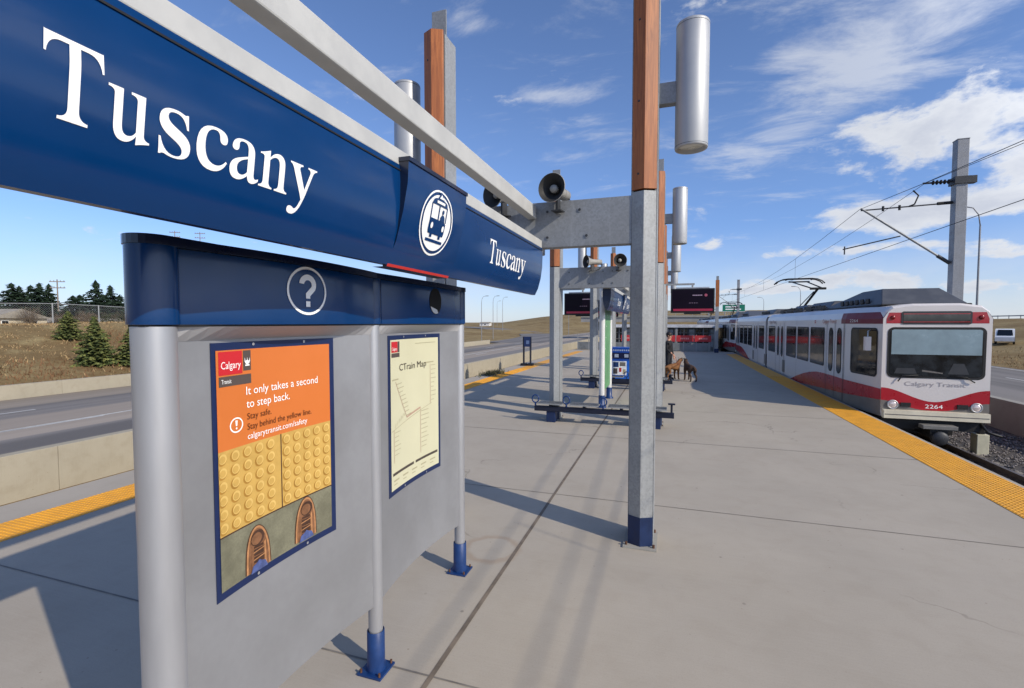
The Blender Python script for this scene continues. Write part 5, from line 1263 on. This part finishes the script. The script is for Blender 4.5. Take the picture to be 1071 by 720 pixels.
# ================================================================== PERSON AND DOGS
def skin_body(name, pts, edges, radii, root, sub=1):
    me = bpy.data.meshes.new(name); me.from_pydata(pts, edges, []); o = bpy.data.objects.new(name, me); COL.objects.link(o)
    md = o.modifiers.new('skin', 'SKIN'); md.use_smooth_shade = True
    ly = me.skin_vertices[0].data
    for i, r in enumerate(radii): ly[i].radius = (r, r) if not isinstance(r, tuple) else r; ly[i].use_root = (i == root)
    sb = o.modifiers.new('sub', 'SUBSURF'); sb.levels = sub; sb.render_levels = sub
    dg = bpy.context.evaluated_depsgraph_get(); ev = o.evaluated_get(dg)
    V = [tuple(v.co) for v in ev.data.vertices]; Fc = [tuple(p.vertices) for p in ev.data.polygons]
    bpy.data.objects.remove(o); bpy.data.meshes.remove(me)
    return V, Fc
SKIN = mat('skin', (196, 146, 120), .5, 0, .05, 10); JKT = mat('black jacket cloth', (24, 24, 28), .8, 0, .2, 8); TRS = mat('dark trousers cloth', (30, 32, 40), .85, 0, .2, 8); SHOE = mat('dark shoes', (18, 18, 18), .6, 0, .1, 8); HAIR = mat('dark hair', (30, 22, 18), .6, 0, .2, 20)
def person(loc, rz, label):
    t = thing('person', loc, label, 'person', rz=rz)
    # facing +X; right arm lowered forward holding the leash
    P_ = [(0,0,.98), (0,0,1.15), (-.01,0,1.33), (-.01,0,1.46), (.0,0,1.56), (.02,0,1.66), (.02,0,1.76),
          (-.01,.17,1.43), (.0,.25,1.16), (.07,.26,.92), (-.01,-.17,1.43), (.04,-.25,1.18), (.24,-.22,1.02),
          (0,.095,.92), (.02,.10,.50), (-.02,.10,.09), (.17,.11,.04), (0,-.095,.92), (.0,-.10,.50), (-.05,-.10,.09), (.14,-.11,.04)]
    E_ = [(0,1),(1,2),(2,3),(3,4),(4,5),(5,6),(3,7),(7,8),(8,9),(3,10),(10,11),(11,12),(0,13),(13,14),(14,15),(15,16),(0,17),(17,18),(18,19),(19,20)]
    R_ = [.145,.135,.155,.12,.055,.092,.085,.075,.05,.034,.075,.05,.034,.095,.062,.045,.038,.095,.062,.045,.038]
    V, Fc = skin_body('body', P_, E_, R_, 0, 2)
    m = MB()
    for f in Fc:
        c = [sum(V[i][k] for i in f)/len(f) for k in range(3)]
        hand = (c[1] > .2 and c[2] < .97 and c[2] > .8) or (c[1] < -.15 and c[0] > .2 and c[2] > .9)
        mt_ = SKIN if (c[2] > 1.53 or hand) else SHOE if c[2] < .085 else TRS if c[2] < .93 else JKT
        i = m.mi(mt_); m.f.append(f); m.m.append(i); m.s.append(True)
    m.v = V
    # hands: palm with five bent fingers each
    for hx, hy, hz_, dx, dz in ((.075,.26,.90,.25,-.97), (.25,-.22,1.01,.75,-.66)):
        d = Vector((dx,0,dz)).normalized(); w = Vector((0,1,0))
        m.path([Vector((hx,hy,hz_)), Vector((hx,hy,hz_))+d*.045, Vector((hx,hy,hz_))+d*.085], [.03,.04,.034], SKIN, 8)
        for k, ln in enumerate((.062,.075,.08,.07)):
            b = Vector((hx,hy,hz_)) + d*.08 + w*(-.03+.02*k); c2 = b + d*ln*.5; e2 = c2 + (d*.4 + Vector((.8,0,.1)))*ln*.4
            m.path([b, c2, e2], [.0105,.0095,.008], SKIN, 6)
        b = Vector((hx,hy,hz_)) + d*.03 - w*.03; m.path([b, b - w*.025 + d*.03, b - w*.02 + d*.06 + Vector((.015,0,0))], [.013,.011,.009], SKIN, 6)
    for s in (-1, 1): m.lathe([(.0, .0), (.012, .004), (.0, .012)], (.105, .034*s, 1.725), (1, 0, 0), BLACK, 8); m.lathe([(.02, 0), (.026, .01), (.0, .02)], (.02, .088*s, 1.70), (0, s, 0), SKIN, 10)
    m.path([(.105, 0, 1.725), (.125, 0, 1.69), (.108, 0, 1.682)], [.012,.016,.012], SKIN, 6); m.add([(.105,-.025,1.648),(.105,.025,1.648),(.108,.02,1.642),(.108,-.02,1.642)], [(0,1,2,3)], mat('lips', (150, 84, 76), .5, 0, 0))
    bo = m.build('body', t)
    h = MB(); h.lathe([(.0, .125), (.06, .115), (.10, .075), (.108, .03), (.10, -.03), (.085, -.07)], (-.005, 0, 1.735), (-.12, 0, 1), HAIR, 18); h.build('hair', t)
    return t
person((-.02, 19.45, 0), rad(-25), 'person in dark clothes holding the dog leash, half hidden behind the steel posts')
def dog(loc, rz, label, coat, dark, headturn=0.0):
    t = thing('dog', loc, label, 'dog', rz=rz)
    # body along +X (head), withers at .62
    P_ = [(-.28,0,.53), (-.05,0,.52), (.18,0,.50), (.30,0,.58), (.40,.03*headturn,.72), (.50,.10*headturn,.77), (.62,.15*headturn,.735),
          (-.36,0,.52), (-.47,0,.47), (-.54,0,.40),
          (-.27,.09,.44), (-.20,.10,.30), (-.35,.10,.19), (-.33,.10,.03), (-.27,.10,.02), (-.27,-.09,.44), (-.22,-.10,.30), (-.37,-.10,.19), (-.35,-.10,.03), (-.29,-.10,.02),
          (.24,.085,.40), (.21,.085,.24), (.23,.085,.04), (.28,.085,.02), (.24,-.085,.40), (.23,-.085,.24), (.25,-.085,.04), (.30,-.085,.02)]
    E_ = [(0,1),(1,2),(2,3),(3,4),(4,5),(5,6),(0,7),(7,8),(8,9),(0,10),(10,11),(11,12),(12,13),(13,14),(0,15),(15,16),(16,17),(17,18),(18,19),(2,20),(20,21),(21,22),(22,23),(2,24),(24,25),(25,26),(26,27)]
    R_ = [.105,.10,.135,.10,.075,.088,.05,.04,.024,.014,.075,.05,.03,.026,.026,.075,.05,.03,.026,.026,.06,.038,.03,.028,.06,.038,.03,.028]
    V, Fc = skin_body('body', P_, E_, R_, 1, 1)
    m = MB(); m.v = V
    for f in Fc:
        c = [sum(V[i][k] for i in f)/len(f) for k in range(3)]
        mt_ = dark if (c[0] > .54 and c[2] > .6) or c[2] < .05 else coat
        m.f.append(f); m.m.append(m.mi(mt_)); m.s.append(True)
    for s in (-1, 1):
        y = .1*headturn + .06*s
        m.add([(.44, y, .84), (.50, y+.02*s, .85), (.49, y+.055*s, .77)], [(0,1,2)], dark); m.lathe([(0,0),(.012,.004),(0,.012)], (.565, y*.8, .80), (1, 0, .3), BLACK, 8)
    m.build('body', t)
    m = MB(); m.path([(.37 + .08*math.cos(a*.63), .03*headturn + .09*math.sin(a*.63), .665 + .03*math.cos(a*.63)) for a in range(11)], .014, mat('collar red', (120, 40, 40), .6, 0, 0), 6); m.build('collar', t)
    return t
dog((.12, 19.45, 0), rad(48), 'tan dog with its head raised towards the darker dog', mat('tan coat', (122, 82, 46), .8, 0, .25, 12), mat('dark muzzle', (44, 32, 26), .8, 0, .2, 12), .4)
dog((.74, 19.3, 0), rad(112), 'dark brindle dog standing right of the tan dog', mat('brindle coat', (66, 46, 32), .8, 0, .45, 16), MATS['dark muzzle'], -.6)
m = MB(); m.path([(.22, 19.15, .93), (.30, 19.25, .62), (.36, 19.55, .60), (.40, 19.68, .66)], .008, mat('leash red', (150, 52, 48), .6, 0, 0), 5); tag(m.build('leash'), 'thin red leash between the person and the dogs', 'leash')
